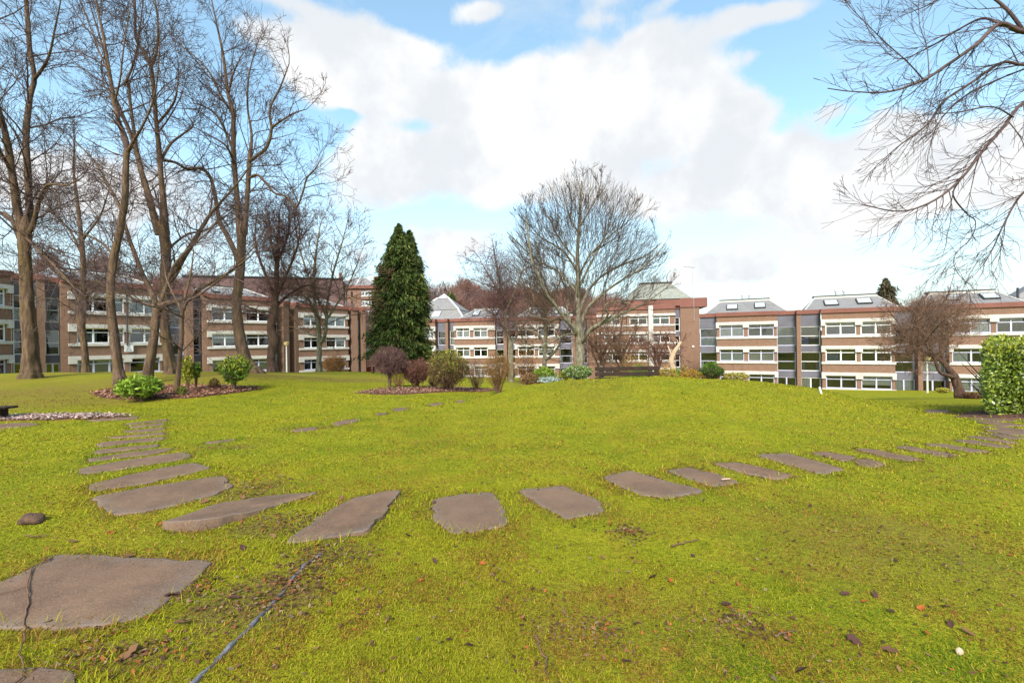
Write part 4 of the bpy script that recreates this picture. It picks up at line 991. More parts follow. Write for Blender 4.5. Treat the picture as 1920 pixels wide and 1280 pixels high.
# the broad ash behind the bench
tree('ash_tree', 'broad domed bare tree with pale limbs standing behind the dark bench', 28, [
    [(1086, 700, 0, 20), (1086, 680, 0, 16), (1087, 650, 0, 15), (1086, 630, 0, 17), (1084, 595, 0, 11), (1083, 560, 0, 11), (1084, 520, 0, 8), (1083, 470, 0, 6.5), (1086, 428, 0, 6), (1089, 375, 0, 4.5), (1091, 340, 0, 2.5)],
    [(1084, 632, 0, 8), (1072, 612, -.6, 7.5), (1058, 595, -1, 7), (1042, 573, -1.4, 6), (1024, 549, -1.8, 6), (1011, 520, -2.1, 5.5), (998, 490, -2.3, 5), (992, 455, -2.4, 4), (988, 420, -2.4, 2.5), (986, 395, -2.4, 1.5)],
    [(1082, 620, 0, 6), (1068, 600, .8, 5), (1063, 578, 1, 4.5), (1068, 560, 1.2, 4), (1056, 530, 1.4, 3.5), (1045, 505, 1.5, 2.5)],
    [(1084, 552, 0, 5), (1058, 520, .6, 4.5), (1040, 505, 1, 4), (1018, 494, 1.5, 3.5), (995, 478, 2, 3), (965, 450, 2.4, 2), (950, 435, 2.5, 1.5)],
    [(1083, 510, 0, 4.5), (1060, 475, -.6, 4), (1040, 460, -1, 3.5), (1015, 445, -1.3, 2.5), (1000, 430, -1.5, 1.5)],
    [(1084, 492, 0, 4), (1062, 465, 1, 3.5), (1045, 440, 1.5, 3), (1030, 410, 1.8, 2), (1020, 390, 2, 1.3)],
    [(1086, 440, 0, 4), (1070, 410, .5, 3), (1060, 380, .7, 2), (1052, 350, .8, 1.3)],
    [(1087, 425, 0, 4), (1102, 400, -.4, 3), (1118, 370, -.6, 2.2), (1128, 340, -.7, 1.3)],
    [(1088, 645, 0, 9), (1098, 630, -.6, 8), (1110, 615, -1, 7), (1138, 602, -1.5, 6), (1170, 586, -2, 4.5), (1205, 570, -2.4, 3.5), (1237, 549, -2.6, 2)],
    [(1086, 585, 0, 6), (1098, 555, .5, 5), (1115, 530, 1, 4.5), (1140, 510, 1.3, 4), (1175, 493, 1.7, 3.5), (1210, 480, 2, 3), (1240, 455, 2.2, 1.5)],
    [(1087, 620, 0, 7), (1100, 580, -.4, 5.5), (1125, 555, -.8, 5), (1158, 530, -1.2, 4), (1200, 505, -1.6, 3.5), (1228, 480, -1.8, 2.5), (1248, 455, -2, 1.5)],
    [(1085, 540, 0, 5), (1102, 505, .6, 4.5), (1120, 470, .9, 4), (1135, 440, 1.1, 3), (1147, 405, 1.2, 2), (1152, 380, 1.2, 1.3)],
    [(1085, 520, 0, 4), (1105, 480, -1, 3.5), (1140, 445, -1.6, 3), (1172, 420, -2, 2), (1195, 395, -2.2, 1.3)],
    [(1122, 610, -1.2, 5), (1140, 590, -2, 4), (1135, 572, -2.4, 3.5), (1160, 565, -2.6, 2.5), (1190, 572, -2.8, 1.5)],
    [(1084, 625, 0, 5), (1060, 628, -1.2, 4), (1035, 640, -2, 3.5), (1005, 650, -2.5, 2.5), (980, 640, -2.8, 1.5)],
    [(1086, 580, 0, 4), (1060, 590, 1.4, 3.5), (1030, 600, 2.2, 3), (1000, 590, 2.8, 2)]], 110, None, clip=(1090, 545, 176, 232), whips=((1090, 530, 0, 166, 208, 3300, 1.0, .0072),), dens=2.6, L=2.5, ratio=.56, kids=(6, 5, 3), start=.42, ang=.55, rmin=.0078, up=.10, wig=.10, trunk='bark_ash', twig='twig_ash')

# two birch-like trees left of it, and thickets behind
tree('birch_tree', 'fine-twigged bare tree in front of the central block, left of the broad domed tree', 42, [
    [(958, 705, 0, 11), (958, 670, 0, 9.5), (956, 640, 0, 8), (950, 610, 0, 7), (944, 580, 0, 6), (940, 550, 0, 5), (936, 520, 0, 4), (930, 490, 0, 3), (926, 470, 0, 2)],
    [(955, 635, 0, 5), (940, 610, .6, 4), (925, 590, 1, 3), (905, 575, 1.3, 2)], [(945, 590, 0, 5), (960, 560, -.5, 4), (975, 520, -.8, 3), (985, 490, -1, 2)],
    [(942, 560, 0, 4), (925, 530, .5, 3), (910, 505, .8, 2), (902, 490, 1, 1.4)], [(957, 650, 0, 5), (975, 620, .5, 4), (990, 595, .8, 3), (1000, 570, 1, 2)]], 111, 'birch-like trees before the central block', fill=((940, 530, 0, 46, 72, 2600, .8, .0095), (955, 600, 0, 50, 40, 900, .8, .0095)), dens=3.6, L=3.2, kids=(6, 5, 3), start=.4, rmin=.0095, up=-.03, trunk='bark_ash', twig='twig_purple')
tree('birch_tree', 'slim bare tree directly left of the broad domed tree with a kinked low branch', 40, [
    [(1020, 710, 0, 10), (1021, 685, 0, 8), (1022, 650, 0, 7.5), (1023, 610, 0, 7), (1021, 575, 0, 5), (1018, 545, 0, 4), (1014, 515, 0, 3), (1012, 490, 0, 2)],
    [(1022, 675, 0, 6), (1035, 665, -.6, 5), (1047, 650, -1, 4), (1055, 630, -1.2, 2)], [(1022, 640, 0, 5), (1005, 625, .5, 4), (985, 615, 1, 2.5)], [(1022, 600, 0, 5), (1005, 570, -.5, 3), (995, 540, -.8, 2)], [(1022, 590, 0, 4), (1040, 555, .5, 3), (1050, 525, .8, 2)]],
     112, 'birch-like trees before the central block', fill=((1018, 560, 0, 40, 72, 1500, .8, .0095),), dens=3.2, L=3.0, kids=(6, 5, 3), start=.35, rmin=.0095, up=-.02, trunk='bark_ash', twig='twig_brown')
for px, top, d, sd_, lab in ((1128, 575, 48, 121, 'tangled brown leafless thicket tree just right of the broad domed tree'), (1165, 590, 52, 122, 'tangled brown leafless thicket tree beside the taller brick block'), (1235, 625, 22, 123, 'reddish bare bushy tree behind the pale dead stump')):
    s = d / F
    b0 = 706
    wpx = 8 if d > 40 else 5
    tree('thicket_tree', lab, d, [[(px, b0, 0, wpx), (px + 2, b0 - 30, 0, wpx * .8), (px - 4, (b0 + top) / 2, 0, wpx * .5), (px + 3, top, 0, 2)]] +
         [[(px, b0 - 10 - 6 * k, 0, wpx * .5), (px + dx * .5, b0 - 45 - 5 * k, dd * .5, wpx * .4), (px + dx, top + 20 + 5 * k, dd, 1.5)] for k, (dx, dd) in enumerate(((-32, .6), (30, -.5), (-18, -.8), (22, .9), (-44, 0), (42, .3)))],
         sd_, fill=((px, (b0 + top) / 2, 0, 36, (b0 - top) * .48, 420, .7, .010),) if d > 40 else ((px, (b0 + top) / 2 - 10, 0, 44, 34, 700, .4, .0045),), dens=3.2 if d > 40 else 5, L=2.2 if d > 40 else 1.0, kids=(6, 5, 3), start=.2, rmin=.011 if d > 40 else .005, up=-.02, trunk='bark_red', twig='twig_brown' if d > 40 else 'twig_red')

# pale dead stump
tree('dead_tree', 'pale barkless dead tree stump leaning right behind the mound', 19, [
    [(1266, 712, 0, 12), (1264, 696, 0, 11), (1259, 678, 0, 10), (1262, 664, 0, 9), (1268, 654, 0, 7), (1274, 645, 0, 5), (1278, 640, 0, 2.5)],
    [(1260, 668, 0, 6), (1256, 658, .1, 4), (1252, 648, .2, 2.5)], [(1272, 648, 0, 4), (1271, 641, 0, 2.5), (1268, 636, 0, 1.5)]], 124, dens=2, L=.7, kids=(4, 3, 2), start=.5, rmin=.004, trunk='bark_dead', twig='twig_red', up=0)

# leaning thorn tree on the right
tree('thorn_tree', 'leaning bushy thorn tree with a dense brown twig crown before the right-hand block', 18, [
    [(1804, 751, 0, 30), (1800, 742, 0, 24), (1795, 722, 0, 19), (1788, 705, 0, 17), (1778, 690, 0, 13), (1765, 677, 0, 11), (1750, 667, 0, 10), (1734, 660, 0, 9), (1722, 652, 0, 7), (1705, 635, 0, 5), (1680, 620, 0, 3)],
    [(1792, 708, 0, 10), (1775, 703, -.3, 9), (1763, 698, -.4, 9), (1757, 685, -.4, 8), (1750, 668, -.4, 7), (1735, 640, -.5, 5), (1715, 600, -.6, 3)],
    [(1787, 698, 0, 9), (1772, 680, .4, 8), (1765, 660, .6, 7), (1763, 640, .7, 6), (1768, 610, .8, 4), (1775, 580, .9, 2)],
    [(1740, 662, 0, 6), (1745, 630, .3, 5), (1738, 590, .5, 3), (1732, 560, .5, 2)], [(1722, 652, 0, 5), (1690, 650, -.5, 4), (1655, 655, -.8, 2)],
    [(1765, 655, .6, 5), (1790, 620, .9, 4), (1815, 600, 1.2, 2)], [(1735, 640, -.5, 4), (1760, 610, -1.2, 3), (1790, 585, -1.6, 2)], [(1715, 645, 0, 4), (1680, 600, .6, 3), (1665, 580, .8, 2)]],
     130, fill=((1735, 608, 0, 102, 56, 2300, .34, .0055), (1700, 640, -.2, 84, 38, 1000, .32, .0055), (1790, 590, .4, 66, 48, 900, .34, .0055), (1745, 570, 0, 72, 36, 800, .34, .005)), dens=8, L=1.0, kids=(6, 5, 3), start=.55, lstart=.3, rmin=.0055, up=.0, wig=.3, ang=.95, trunk='bark_red', twig='twig_thorn')

# tree outside the right edge whose boughs droop into view
rt = [[(2260, 760, .5, 95), (2250, 600, .4, 70), (2255, 400, .3, 62), (2240, 200, .2, 55), (2235, 40, 0, 48), (2250, -150, 0, 36), (2240, -400, 0, 20)],
    [(2240, 60, .1, 26), (2120, 40, 0, 19), (2010, 58, -.2, 15), (1920, 60, -.2, 13), (1875, 45, -.3, 12), (1830, 84, -.4, 9), (1770, 126, -.5, 7.5), (1732, 150, -.6, 6), (1668, 172, -.8, 4), (1600, 172, -.9, 2.5), (1552, 166, -1, 1.2)],
    [(2240, 120, .1, 22), (2120, 100, .3, 15), (2000, 118, .4, 10), (1920, 122, .4, 8), (1878, 118, .4, 7.5), (1820, 156, .3, 6), (1770, 190, .2, 5), (1736, 236, .1, 4), (1690, 270, 0, 3), (1655, 300, 0, 1.5)],
    [(2240, 220, .1, 22), (2120, 170, .2, 15), (2000, 160, -.2, 11), (1920, 192, -.4, 9), (1880, 240, -.4, 9), (1840, 286, -.5, 8), (1804, 333, -.6, 6.5), (1753, 375, -.8, 5), (1690, 396, -1, 3.5), (1618, 384, -1.2, 1.5)],
    [(1800, 338, -.6, 5), (1787, 366, -.4, 4), (1812, 400, -.2, 3.5), (1829, 415, -.1, 3), (1822, 445, -.1, 2.5), (1795, 472, -.1, 2), (1788, 490, -.1, 2), (1792, 505, -.1, 1.5)],
    [(2240, 330, .2, 18), (2100, 250, 0, 12), (2000, 300, -.2, 8), (1920, 360, -.3, 6), (1885, 415, -.4, 4.5), (1862, 465, -.5, 3), (1845, 495, -.6, 1.5)],
    [(1920, 60, -.2, 9), (1890, 20, -.1, 8), (1850, -10, 0, 6), (1800, -20, .2, 5), (1740, 10, .4, 3), (1690, 30, .5, 1.5)],
    [(1875, 45, -.3, 8), (1840, 35, .3, 6), (1790, 60, .7, 5), (1740, 90, 1, 3.5), (1680, 110, 1.2, 2), (1630, 60, 1.2, 1.2)],
    [(1732, 150, -.6, 4), (1700, 115, -.8, 3.5), (1660, 80, -.9, 3), (1625, 45, -1, 2.2), (1600, 20, -1, 1.2)],
    [(1742, 145, -.6, 3.5), (1738, 90, -.5, 2.5), (1725, 50, -.5, 2), (1722, 10, -.5, 1.2)],
    [(1920, 130, .3, 6), (1870, 150, .8, 5), (1810, 180, 1, 4), (1760, 230, 1.2, 3), (1740, 290, 1.2, 1.5)],
    [(1900, 220, -.4, 5), (1860, 200, -.9, 4), (1800, 210, -1.2, 3), (1740, 215, -1.4, 1.5)]]
tree('overhanging_tree', 'bare tree at the right edge whose drooping boughs hang into the sky', 9, rt, 140, minpx=1548, levels=2, dens=6.5, L=1.05, ratio=.55, kids=(8, 4), start=.93, lstart=.2, rmin=.0033, up=-.15, tipup=.36, wig=.10, ang=.55, trunk='twig', twig='twig', tap=.2)

# wooded hill behind: repeated bare trees
hill_src = []
def hill_tree(seed, h, wd_, twig):
    rg = random.Random(seed); prm = dict(DEF); prm.update(levels=3, kids=(6, 5, 3), rmin=.035, up=.10, ang=.6, wig=.14)
    root = empty('hill_tree', (0, 0, 0), 'bare tree on the wooded hill behind the blocks', 'tree', 'bare trees on the hill behind')
    main = [([Vector((0, 0, -.5)), Vector((.1, 0, h * .3)), Vector((0, .1, h * .6)), Vector((.1, 0, h * .85))], [.28, .2, .12, .05])]; cr_ = []
    for k in range(16):
        z = h * rg.uniform(.25, .8); a = rg.uniform(0, 6.28)
        d_ = Vector((math.cos(a), math.sin(a), rg.uniform(.5, 1.3))).normalized()
        grow(cr_, Vector((0, 0, z)), d_, wd_ * rg.uniform(.6, 1.1), .09, 1, prm, rg)
    for k in range(1500):
        v = Vector((rg.gauss(0, 1), rg.gauss(0, 1), rg.gauss(0, 1))).normalized() * rg.random() ** .4; e = Vector((v.x * wd_ * .95, v.y * wd_ * .95, h * .66 + v.z * h * .40)); dd = (Vector((v.x, v.y, v.z * .5 + .5)) + Vector((rg.gauss(0, .4), rg.gauss(0, .4), rg.gauss(0, .3)))).normalized()
        cr_.append(([e - dd * 1.5, e - dd * .7 + Vector((0, 0, -.08)), e], [.028, .024, .014]))
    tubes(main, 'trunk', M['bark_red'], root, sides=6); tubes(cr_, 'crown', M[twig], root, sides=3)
    return root
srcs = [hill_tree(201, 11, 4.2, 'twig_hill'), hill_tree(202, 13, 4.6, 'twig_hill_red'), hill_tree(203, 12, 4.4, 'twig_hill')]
hill_used = set()
def place_hill(i, x, y, z, s, rz):
    src = srcs[i]
    if i not in hill_used:
        hill_used.add(i); r = src
    else:
        r = src.copy(); COL.objects.link(r)
        for ch in src.children:
            c = ch.copy(); COL.objects.link(c); c.parent = r
    r.location = (x, y, z); r.scale = (s, s, s); r.rotation_euler = (0, 0, rz)
# ------------------------------------------------------------------ foliage
def leaf_quads(C, D, N, ln, wd, fold=.15):
    """leaf rhombi: centres, directions, normals (n,3), lengths, widths (n)"""
    D = D / (np.linalg.norm(D, axis=1, keepdims=True) + 1e-9)
    S = np.cross(D, N); S /= np.linalg.norm(S, axis=1, keepdims=True) + 1e-9
    N = np.cross(S, D)
    l, w_ = ln[:, None], wd[:, None]
    V = np.stack([C - D * l * .5, C + S * w_ * .5 + N * w_ * fold - D * l * .05, C + D * l * .5 - N * l * .08, C - S * w_ * .5 + N * w_ * fold - D * l * .05], 1).reshape(-1, 3)
    return V, np.arange(len(C))[:, None] * 4 + np.array([[0, 1, 2, 3]])
def pal_cols(n, pal, wts, var=.25):
    i = nrs.choice(len(pal), n, p=np.array(wts) / sum(wts))
    return np.asarray(pal)[i] * nrs.uniform(1 - var, 1 + var, (n, 1))
def unit(n):
    v = nrs.normal(0, 1, (n, 3)); return v / np.linalg.norm(v, axis=1, keepdims=True)

def conifer(name, label, px, d, y_top, y_bot, prof, n, seed, second=None, pal=None, group=None, lsc=1.0):
    """prof: [(py, half width px)]"""
    rg = np.random.RandomState(seed)
    b = base(px, d); root = empty(name, b, label, 'conifer', group)
    ztop = P(px, y_top, d).z; x0 = P(px, (y_top + y_bot) / 2, d).x
    tubes([([Vector((x0, d, b.z - .3)), Vector((x0, d, (b.z + ztop) / 2)), Vector((x0, d, ztop - .3))], [.28 * lsc, .16 * lsc, .02])], 'trunk', M['bark_big'], root, origin=b, sides=8)
    pz = np.array([P(px, p[0], d).z for p in prof])[::-1]; pr = np.array([p[1] * d / F for p in prof])[::-1]
    heads = [(x0, d, ztop, 1.0)] + ([] if second is None else [second])
    C, D, K, TT = [], [], [], []
    nb = int(n / 60)
    for hi, (hx, hy, hz, hs) in enumerate(heads):
        m = int(nb * (1 if hi == 0 else .5))
        z = np.interp(rg.rand(m) ** .8, [0, 1], [hz - .05, pz.min()]) if hi == 0 else rg.uniform(pz.min() + (hz - pz.min()) * .35, hz - .05, m)
        rad = np.interp(z + (ztop - hz), pz, pr) * hs
        a = rg.uniform(0, 2 * np.pi, m)
        lump_ = 0.86 + .16 * np.sin(a * 5 + z * 1.3) * np.sin(z * 2.1 + a * 2) + .17 * rg.normal(0, 1, m)
        tint = rg.normal(0, 1, m)
        rad = rad * lump_
        for k in range(60):
            f = np.clip(rg.rand(m) ** .55, .12, 1) * (1 + .22 * (rg.rand(m) < .05) * rg.rand(m))
            jit = rg.normal(0, .13, (m, 3)) * np.array([[1, 1, .8]]) * np.minimum(1, rad * 1.2)[:, None] * lsc
            c = np.stack([hx + np.cos(a) * rad * f, hy + np.sin(a) * rad * f, z + .10 * rad * f - .28 * rad * f * f], 1) + jit
            dr = np.stack([np.cos(a) * .8, np.sin(a) * .8, rg.uniform(-1.1, -.1, m)], 1) + rg.normal(0, .45, (m, 3))
            C.append(c); D.append(dr); K.append(f); TT.append(tint)
    C, D, K = np.concatenate(C), np.concatenate(D), np.concatenate(K); m = len(C)
    ln_ = rg.uniform(.14, .5, m) * lsc; V, Q = leaf_quads(C, D, unit(m), ln_, ln_ * rg.uniform(.13, .28, m))
    cols = pal_cols(m, pal or [(.03, .056, .016), (.052, .09, .02), (.09, .128, .026), (.13, .15, .04), (.10, .07, .03)], [4, 5, 3, 1, .6])
    cols = cols * np.clip(1 + .28 * np.concatenate(TT), .45, 1.7)[:, None] * np.array([[1.08, 1, .95]])
    o = np_mesh('foliage', V, Q, M['needle'], root, cols=np.repeat(cols, 4, 0), origin=b)
    return root
conifer('conifer', 'tall dark green conifer with a double pointed top', 749, 33, 420, 668,
        [(418, 1), (430, 6), (445, 13), (465, 22), (490, 33), (520, 41), (560, 47), (600, 53), (640, 58), (662, 57), (670, 45)], 78000, 31,
        second=(P(765, 430, 33).x, 33.4, P(765, 430, 33).z, .78))
conifer('conifer', 'small conifer tip showing above the right-hand slate roof', 1661, 85, 522, 600, [(520, 1), (530, 5), (545, 12), (562, 20), (590, 28), (600, 30)], 7000, 32, lsc=2.4, pal=[(.05, .05, .03), (.08, .075, .04), (.10, .08, .05)][:3] + [(.06, .06, .03), (.09, .07, .05)])
conifer('conifer', 'small dark conifer on the hill behind the pyramid roof', 846, 110, 548, 600, [(546, 1), (556, 5), (570, 10), (590, 14), (600, 14)], 4000, 33, lsc=2.2)

def shrub(name, label, d, px, py_top, py_base, hw, style, seed, group=None, flat=1.0, stems=10, depth=None, cat='shrub'):
    """a bush: stems from the base, twigs or leaves through an egg-shaped crown. style: dict"""
    rg = random.Random(seed); rs = np.random.RandomState(seed)
    c0 = P(px, py_base, d); g = float(gz(c0.x, c0.y)); b = Vector((c0.x, c0.y, g))
    ztop = P(px, py_top, d).z; zb = g + (ztop - g) * style.get('clear', .1)
    root = empty(name, b, label, cat, group)
    rx = hw * d / F * cosx(px); ry = depth or rx * .9; rz = (ztop - zb) / 2; cc = Vector((b.x, b.y, zb + rz))
    def rand_in(shell=.5, pw=2.2):
        while True:
            v = Vector((rg.gauss(0, 1), rg.gauss(0, 1), rg.gauss(0, 1))).normalized()
            k = shell + (1 - shell) * rg.random() ** .6
            s_ = [abs(x) ** (2 / style.get('pow', 2.0)) * (1 if x > 0 else -1) for x in v]
            bump = 1 + .17 * math.sin(v.x * 6 + seed) * math.sin(v.z * 5 + v.y * 4 + seed * 2) + (rg.uniform(.04, .22) if rg.random() < .05 and v.z > -.3 else 0)
            return Vector((cc.x + s_[0] * rx * k * bump, cc.y + s_[1] * ry * k * bump, cc.z + s_[2] * rz * k * bump))
    st = []
    for i in range(stems):
        tip = rand_in(.35); s0 = b + Vector((rg.uniform(-.12, .12) * min(1, rx), rg.uniform(-.12, .12) * min(1, rx), -.06))
        if style.get('single'): s0 = b + Vector((0, 0, -.06))
        mid = s0.lerp(tip, .5) + Vector((rg.gauss(0, .06), rg.gauss(0, .06), rz * .15)) * min(1, rx)
        if style.get('single'): mid = Vector((b.x + rg.gauss(0, .03), b.y + rg.gauss(0, .03), zb + rz * .25)) if i else Vector((b.x, b.y, zb + rz * .5))
        r0 = style.get('stem', .014)
        c = catmull([(s0, r0), (mid, r0 * .7), (tip, r0 * .3)], 4)
        st.append(([p for p, _ in c], [r for _, r in c]))
    if style.get('single'):
        r0 = style['single']; c = catmull([(b - Vector((0, 0, .08)), r0 * 1.2), (b.lerp(cc, .45) + Vector((-.02, 0, 0)), r0), (cc, r0 * .4)], 4); st.append(([p for p, _ in c], [r for _, r in c]))
    tubes(st, 'stems', M[style.get('bark', 'twig_brown')], root, origin=b)
    nt = style.get('twigs', 0)
    if nt:
        tw = []
        for i in range(nt):
            e = rand_in(style.get('shell', .45)); o_ = (e - Vector((b.x, b.y, zb - .2 * rz))).normalized()
            L = style.get('tl', .25) * rg.uniform(.5, 1.3) * min(1.5, rx * 1.8); dd = (o_ + Vector((rg.gauss(0, .55), rg.gauss(0, .55), rg.gauss(.1, .55)))).normalized()
            s_ = e - dd * L; m_ = s_.lerp(e, .5) + Vector((rg.gauss(0, .1), rg.gauss(0, .1), rg.gauss(0, .1))) * L
            rr_ = style.get('tr', .004) * max(1, d / 14); tw.append(([s_, m_, e], [rr_, rr_ * .8, rr_ * .5]))
        tubes(tw, 'twigs', M[style['twigmat']], root, origin=b, sides=3)
    nl = style.get('leaves', 0)
    if nl:
        C = np.array([tuple(rand_in(style.get('lshell', .55))) for _ in range(nl)])
        out = C - np.array([[b.x, b.y, zb]]); out /= np.linalg.norm(out, axis=1, keepdims=True) + 1e-9
        D = out + rs.normal(0, .7, (nl, 3)); N = out + rs.normal(0, .6, (nl, 3)) + np.array([[0, 0, .5]])
        ls = style['ls'] * rs.uniform(.6, 1.35, nl); V, Q = leaf_quads(C, D, N, ls, ls * style.get('lw', .45))
        cols = pal_cols(nl, style['pal'], style.get('wts', [1] * len(style['pal'])))
        if 'top' in style:   # lighter leaves, mixed in more often towards the crown's top
            hgt = np.clip((C[:, 2] - zb) / (2 * rz), 0, 1)[:, None]; m_ = rs.rand(nl, 1) < hgt ** 2 * .9
            cols = np.where(m_, np.array(style['top']) * rs.uniform(.75, 1.25, (nl, 1)), cols)
        np_mesh('foliage', V, Q, M[style.get('lm', 'leaf')], root, cols=np.repeat(cols, 4, 0), origin=b)
    return root
RG = 'clipped shrubs in the mulched row'
shrub('shrub', 'round purplish-brown clipped bush on a dark curved stem', 16, 731, 648, 729, 34, dict(clear=.36, single=.05, bark='bark_red', twigs=2600, tl=.22, twigmat='twig_purple', tr=.0042, shell=.5, leaves=1500, ls=.045, pal=[(.10, .05, .04), (.13, .07, .05), (.13, .12, .03)], wts=[2, 2, 1]), 1, RG, stems=22)
shrub('shrub', 'low tan twiggy sapling under the round purplish-brown bush', 16, 747, 690, 730, 15, dict(twigs=260, tl=.3, twigmat='twig_ochre', tr=.003, leaves=200, ls=.05, pal=[(.28, .19, .05), (.2, .14, .04)]), 2, None, stems=14)
shrub('shrub', 'smaller red-brown clipped bush between the purplish and the yellow-green bushes', 16.4, 782, 671, 728, 30, dict(clear=.2, twigs=1900, tl=.22, twigmat='twig_red', tr=.0042, shell=.45, leaves=1800, ls=.045, pal=[(.12, .045, .03), (.17, .06, .04), (.09, .03, .025)], bark='bark_red'), 3, RG, stems=16)
shrub('shrub', 'largest bush of the mulched row, yellow-green on top and rusty below', 15.6, 842, 655, 730, 43, dict(clear=.12, twigs=1200, tl=.28, twigmat='twig_brown', leaves=7500, ls=.06, pal=[(.10, .09, .02), (.16, .10, .03), (.06, .055, .015), (.20, .10, .03)], wts=[3, 2, 2, 1.5], top=(.26, .27, .03), lshell=.35, pow=1.7, bark='bark_red'), 4, RG, stems=18)
shrub('shrub', 'thin see-through tan bush right of the largest bush', 17, 893, 671, 728, 19, dict(twigs=700, tl=.3, twigmat='twig_brown', tr=.003, leaves=500, ls=.04, pal=[(.22, .13, .06), (.15, .09, .05)]), 5, RG, stems=14)
shrub('shrub', 'tan vase-shaped bush with bare forked stems at the right end of the mulched row', 15, 933, 659, 735, 28, dict(clear=.28, twigs=1300, tl=.28, twigmat='twig_ochre', tr=.003, leaves=1300, ls=.045, pal=[(.26, .16, .05), (.20, .12, .04), (.16, .12, .03)], stem=.022), 6, RG, stems=14)
shrub('shrub', 'dry tan clump low behind the largest bush', 17.5, 815, 705, 727, 14, dict(twigs=300, tl=.3, twigmat='twig_ochre', leaves=300, ls=.05, pal=[(.30, .18, .07)]), 7, None, stems=8)
PIER = dict(leaves=1900, ls=.13, lw=.32, pal=[(.24, .36, .03), (.17, .28, .025), (.32, .42, .05), (.10, .18, .02)], wts=[3, 3, 2, 1.5], lshell=.3, clear=.18, twigs=120, twigmat='twig_brown', tl=.35)
shrub('shrub', 'loose bright lime green low bush in the mulch bed', 12.2, 263, 704, 741, 46, PIER, 8, None, stems=22, depth=.55)
shrub('shrub', 'rounded leafy green shrub on a short stem at the right of the mulch bed', 14, 440, 666, 729, 32, dict(clear=.22, single=.035, bark='bark_big', leaves=2600, ls=.12, lw=.3, pal=[(.10, .18, .02), (.16, .24, .03), (.06, .11, .015)], top=(.30, .32, .03), wts=[3, 2, 2], lshell=.3), 9, None, stems=14)
shrub('shrub', 'open yellow-leaved shrub with a thin crooked stem beside the young tree', 13.6, 352, 666, 722, 13, dict(clear=.25, single=.02, leaves=520, ls=.12, lw=.32, pal=[(.36, .32, .03), (.26, .27, .03), (.17, .2, .02)], lshell=.2), 10, None, stems=7)
shrub('shrub', 'green tuft of leaves right of the open yellow-leaved shrub', 13.8, 368, 678, 722, 11, dict(clear=.42, single=.015, leaves=420, ls=.11, lw=.32, pal=[(.12, .19, .02), (.2, .25, .03), (.08, .13, .02)], lshell=.2), 11, None, stems=6)
shrub('shrub', 'small brownish dwarf shrub at the back of the mulch bed', 14.2, 402, 709, 725, 11, dict(twigs=120, tl=.3, twigmat='twig_red', leaves=330, ls=.055, pal=[(.16, .12, .03), (.14, .07, .03)]), 12, None, stems=8)
shrub('shrub', 'tiny green plant at the foot of the young tree', 12.9, 341, 724, 736, 10, dict(leaves=260, ls=.07, pal=[(.16, .2, .03), (.24, .2, .05), (.1, .14, .02)]), 13, None, stems=6)
# around the bench on the mound
shrub('shrub', 'bright green mounded shrub left of the variegated bush', 14.2, 1020, 688, 716, 24, dict(leaves=3000, ls=.055, pal=[(.12, .2, .02), (.17, .25, .025), (.08, .13, .015)], top=(.24, .32, .03)), 14, None, stems=8, depth=.5)
shrub('shrub', 'rusty brown low shrub at the left end of the mound planting', 13.9, 995, 699, 720, 19, dict(leaves=1500, ls=.055, pal=[(.22, .10, .05), (.28, .15, .07), (.16, .13, .04)], twigs=150, twigmat='twig_red'), 15, None, stems=8, depth=.4)
shrub('shrub', 'silvery grey low plant at the front of the mound planting', 13.2, 1030, 707, 722, 21, dict(leaves=1500, ls=.05, pal=[(.32, .38, .34), (.24, .3, .25), (.40, .45, .42)]), 16, None, stems=6, depth=.35)
shrub('shrub', 'variegated white and green leafed bush left of the bench', 13.6, 1085, 685, 716, 27, dict(leaves=2600, ls=.06, pal=[(.12, .18, .03), (.5, .55, .38), (.2, .28, .05), (.08, .13, .02)], wts=[3, 1.6, 3, 2]), 17, None, stems=8, depth=.45)
shrub('shrub', 'yellowish green plant between the silvery plant and the variegated bush', 14, 1057, 694, 714, 10, dict(leaves=600, ls=.06, pal=[(.3, .28, .05), (.2, .24, .03)]), 18, None, stems=6)
shrub('shrub', 'flat-topped vivid green clipped bush showing behind the bench back', 16.5, 1202, 682, 712, 32, dict(leaves=3200, ls=.05, pal=[(.10, .2, .015), (.15, .27, .02)], pow=1.5), 19, None, stems=6, depth=.5)
shrub('shrub', 'orange-yellow bush touching the right end of the bench', 14.3, 1250, 688, 713, 20, dict(leaves=1400, ls=.05, pal=[(.42, .26, .03), (.34, .18, .03), (.30, .28, .04)]), 20, None, stems=6, depth=.4)
shrub('shrub', 'small fresh green bush at the foot of the pale dead stump', 14.4, 1268, 690, 712, 10, dict(leaves=700, ls=.05, pal=[(.12, .26, .03), (.18, .32, .04)]), 21, None, stems=5)
shrub('shrub', 'rusty orange bush between the dead stump and the dark clipped ball', 14.2, 1297, 692, 715, 25, dict(leaves=1700, ls=.05, pal=[(.40, .22, .03), (.30, .12, .03), (.34, .27, .04)]), 22, None, stems=6, depth=.4)
shrub('shrub', 'dark green clipped ball of a bush with a flat top on the mound', 14.0, 1335, 678, 717, 27, dict(leaves=7500, ls=.035, lw=.4, pal=[(.035, .075, .012), (.055, .11, .018), (.025, .055, .01)], top=(.14, .25, .02), pow=1.35, clear=.02, lshell=.6, twigs=500, tl=.25, twigmat='twig_brown', shell=.2), 23, None, stems=8)
shrub('shrub', 'straw-yellow low plant right of the dark clipped ball', 13.8, 1381, 698, 719, 25, dict(leaves=900, ls=.06, pal=[(.42, .33, .08), (.34, .27, .05), (.25, .25, .05)]), 24, None, stems=6, depth=.3)
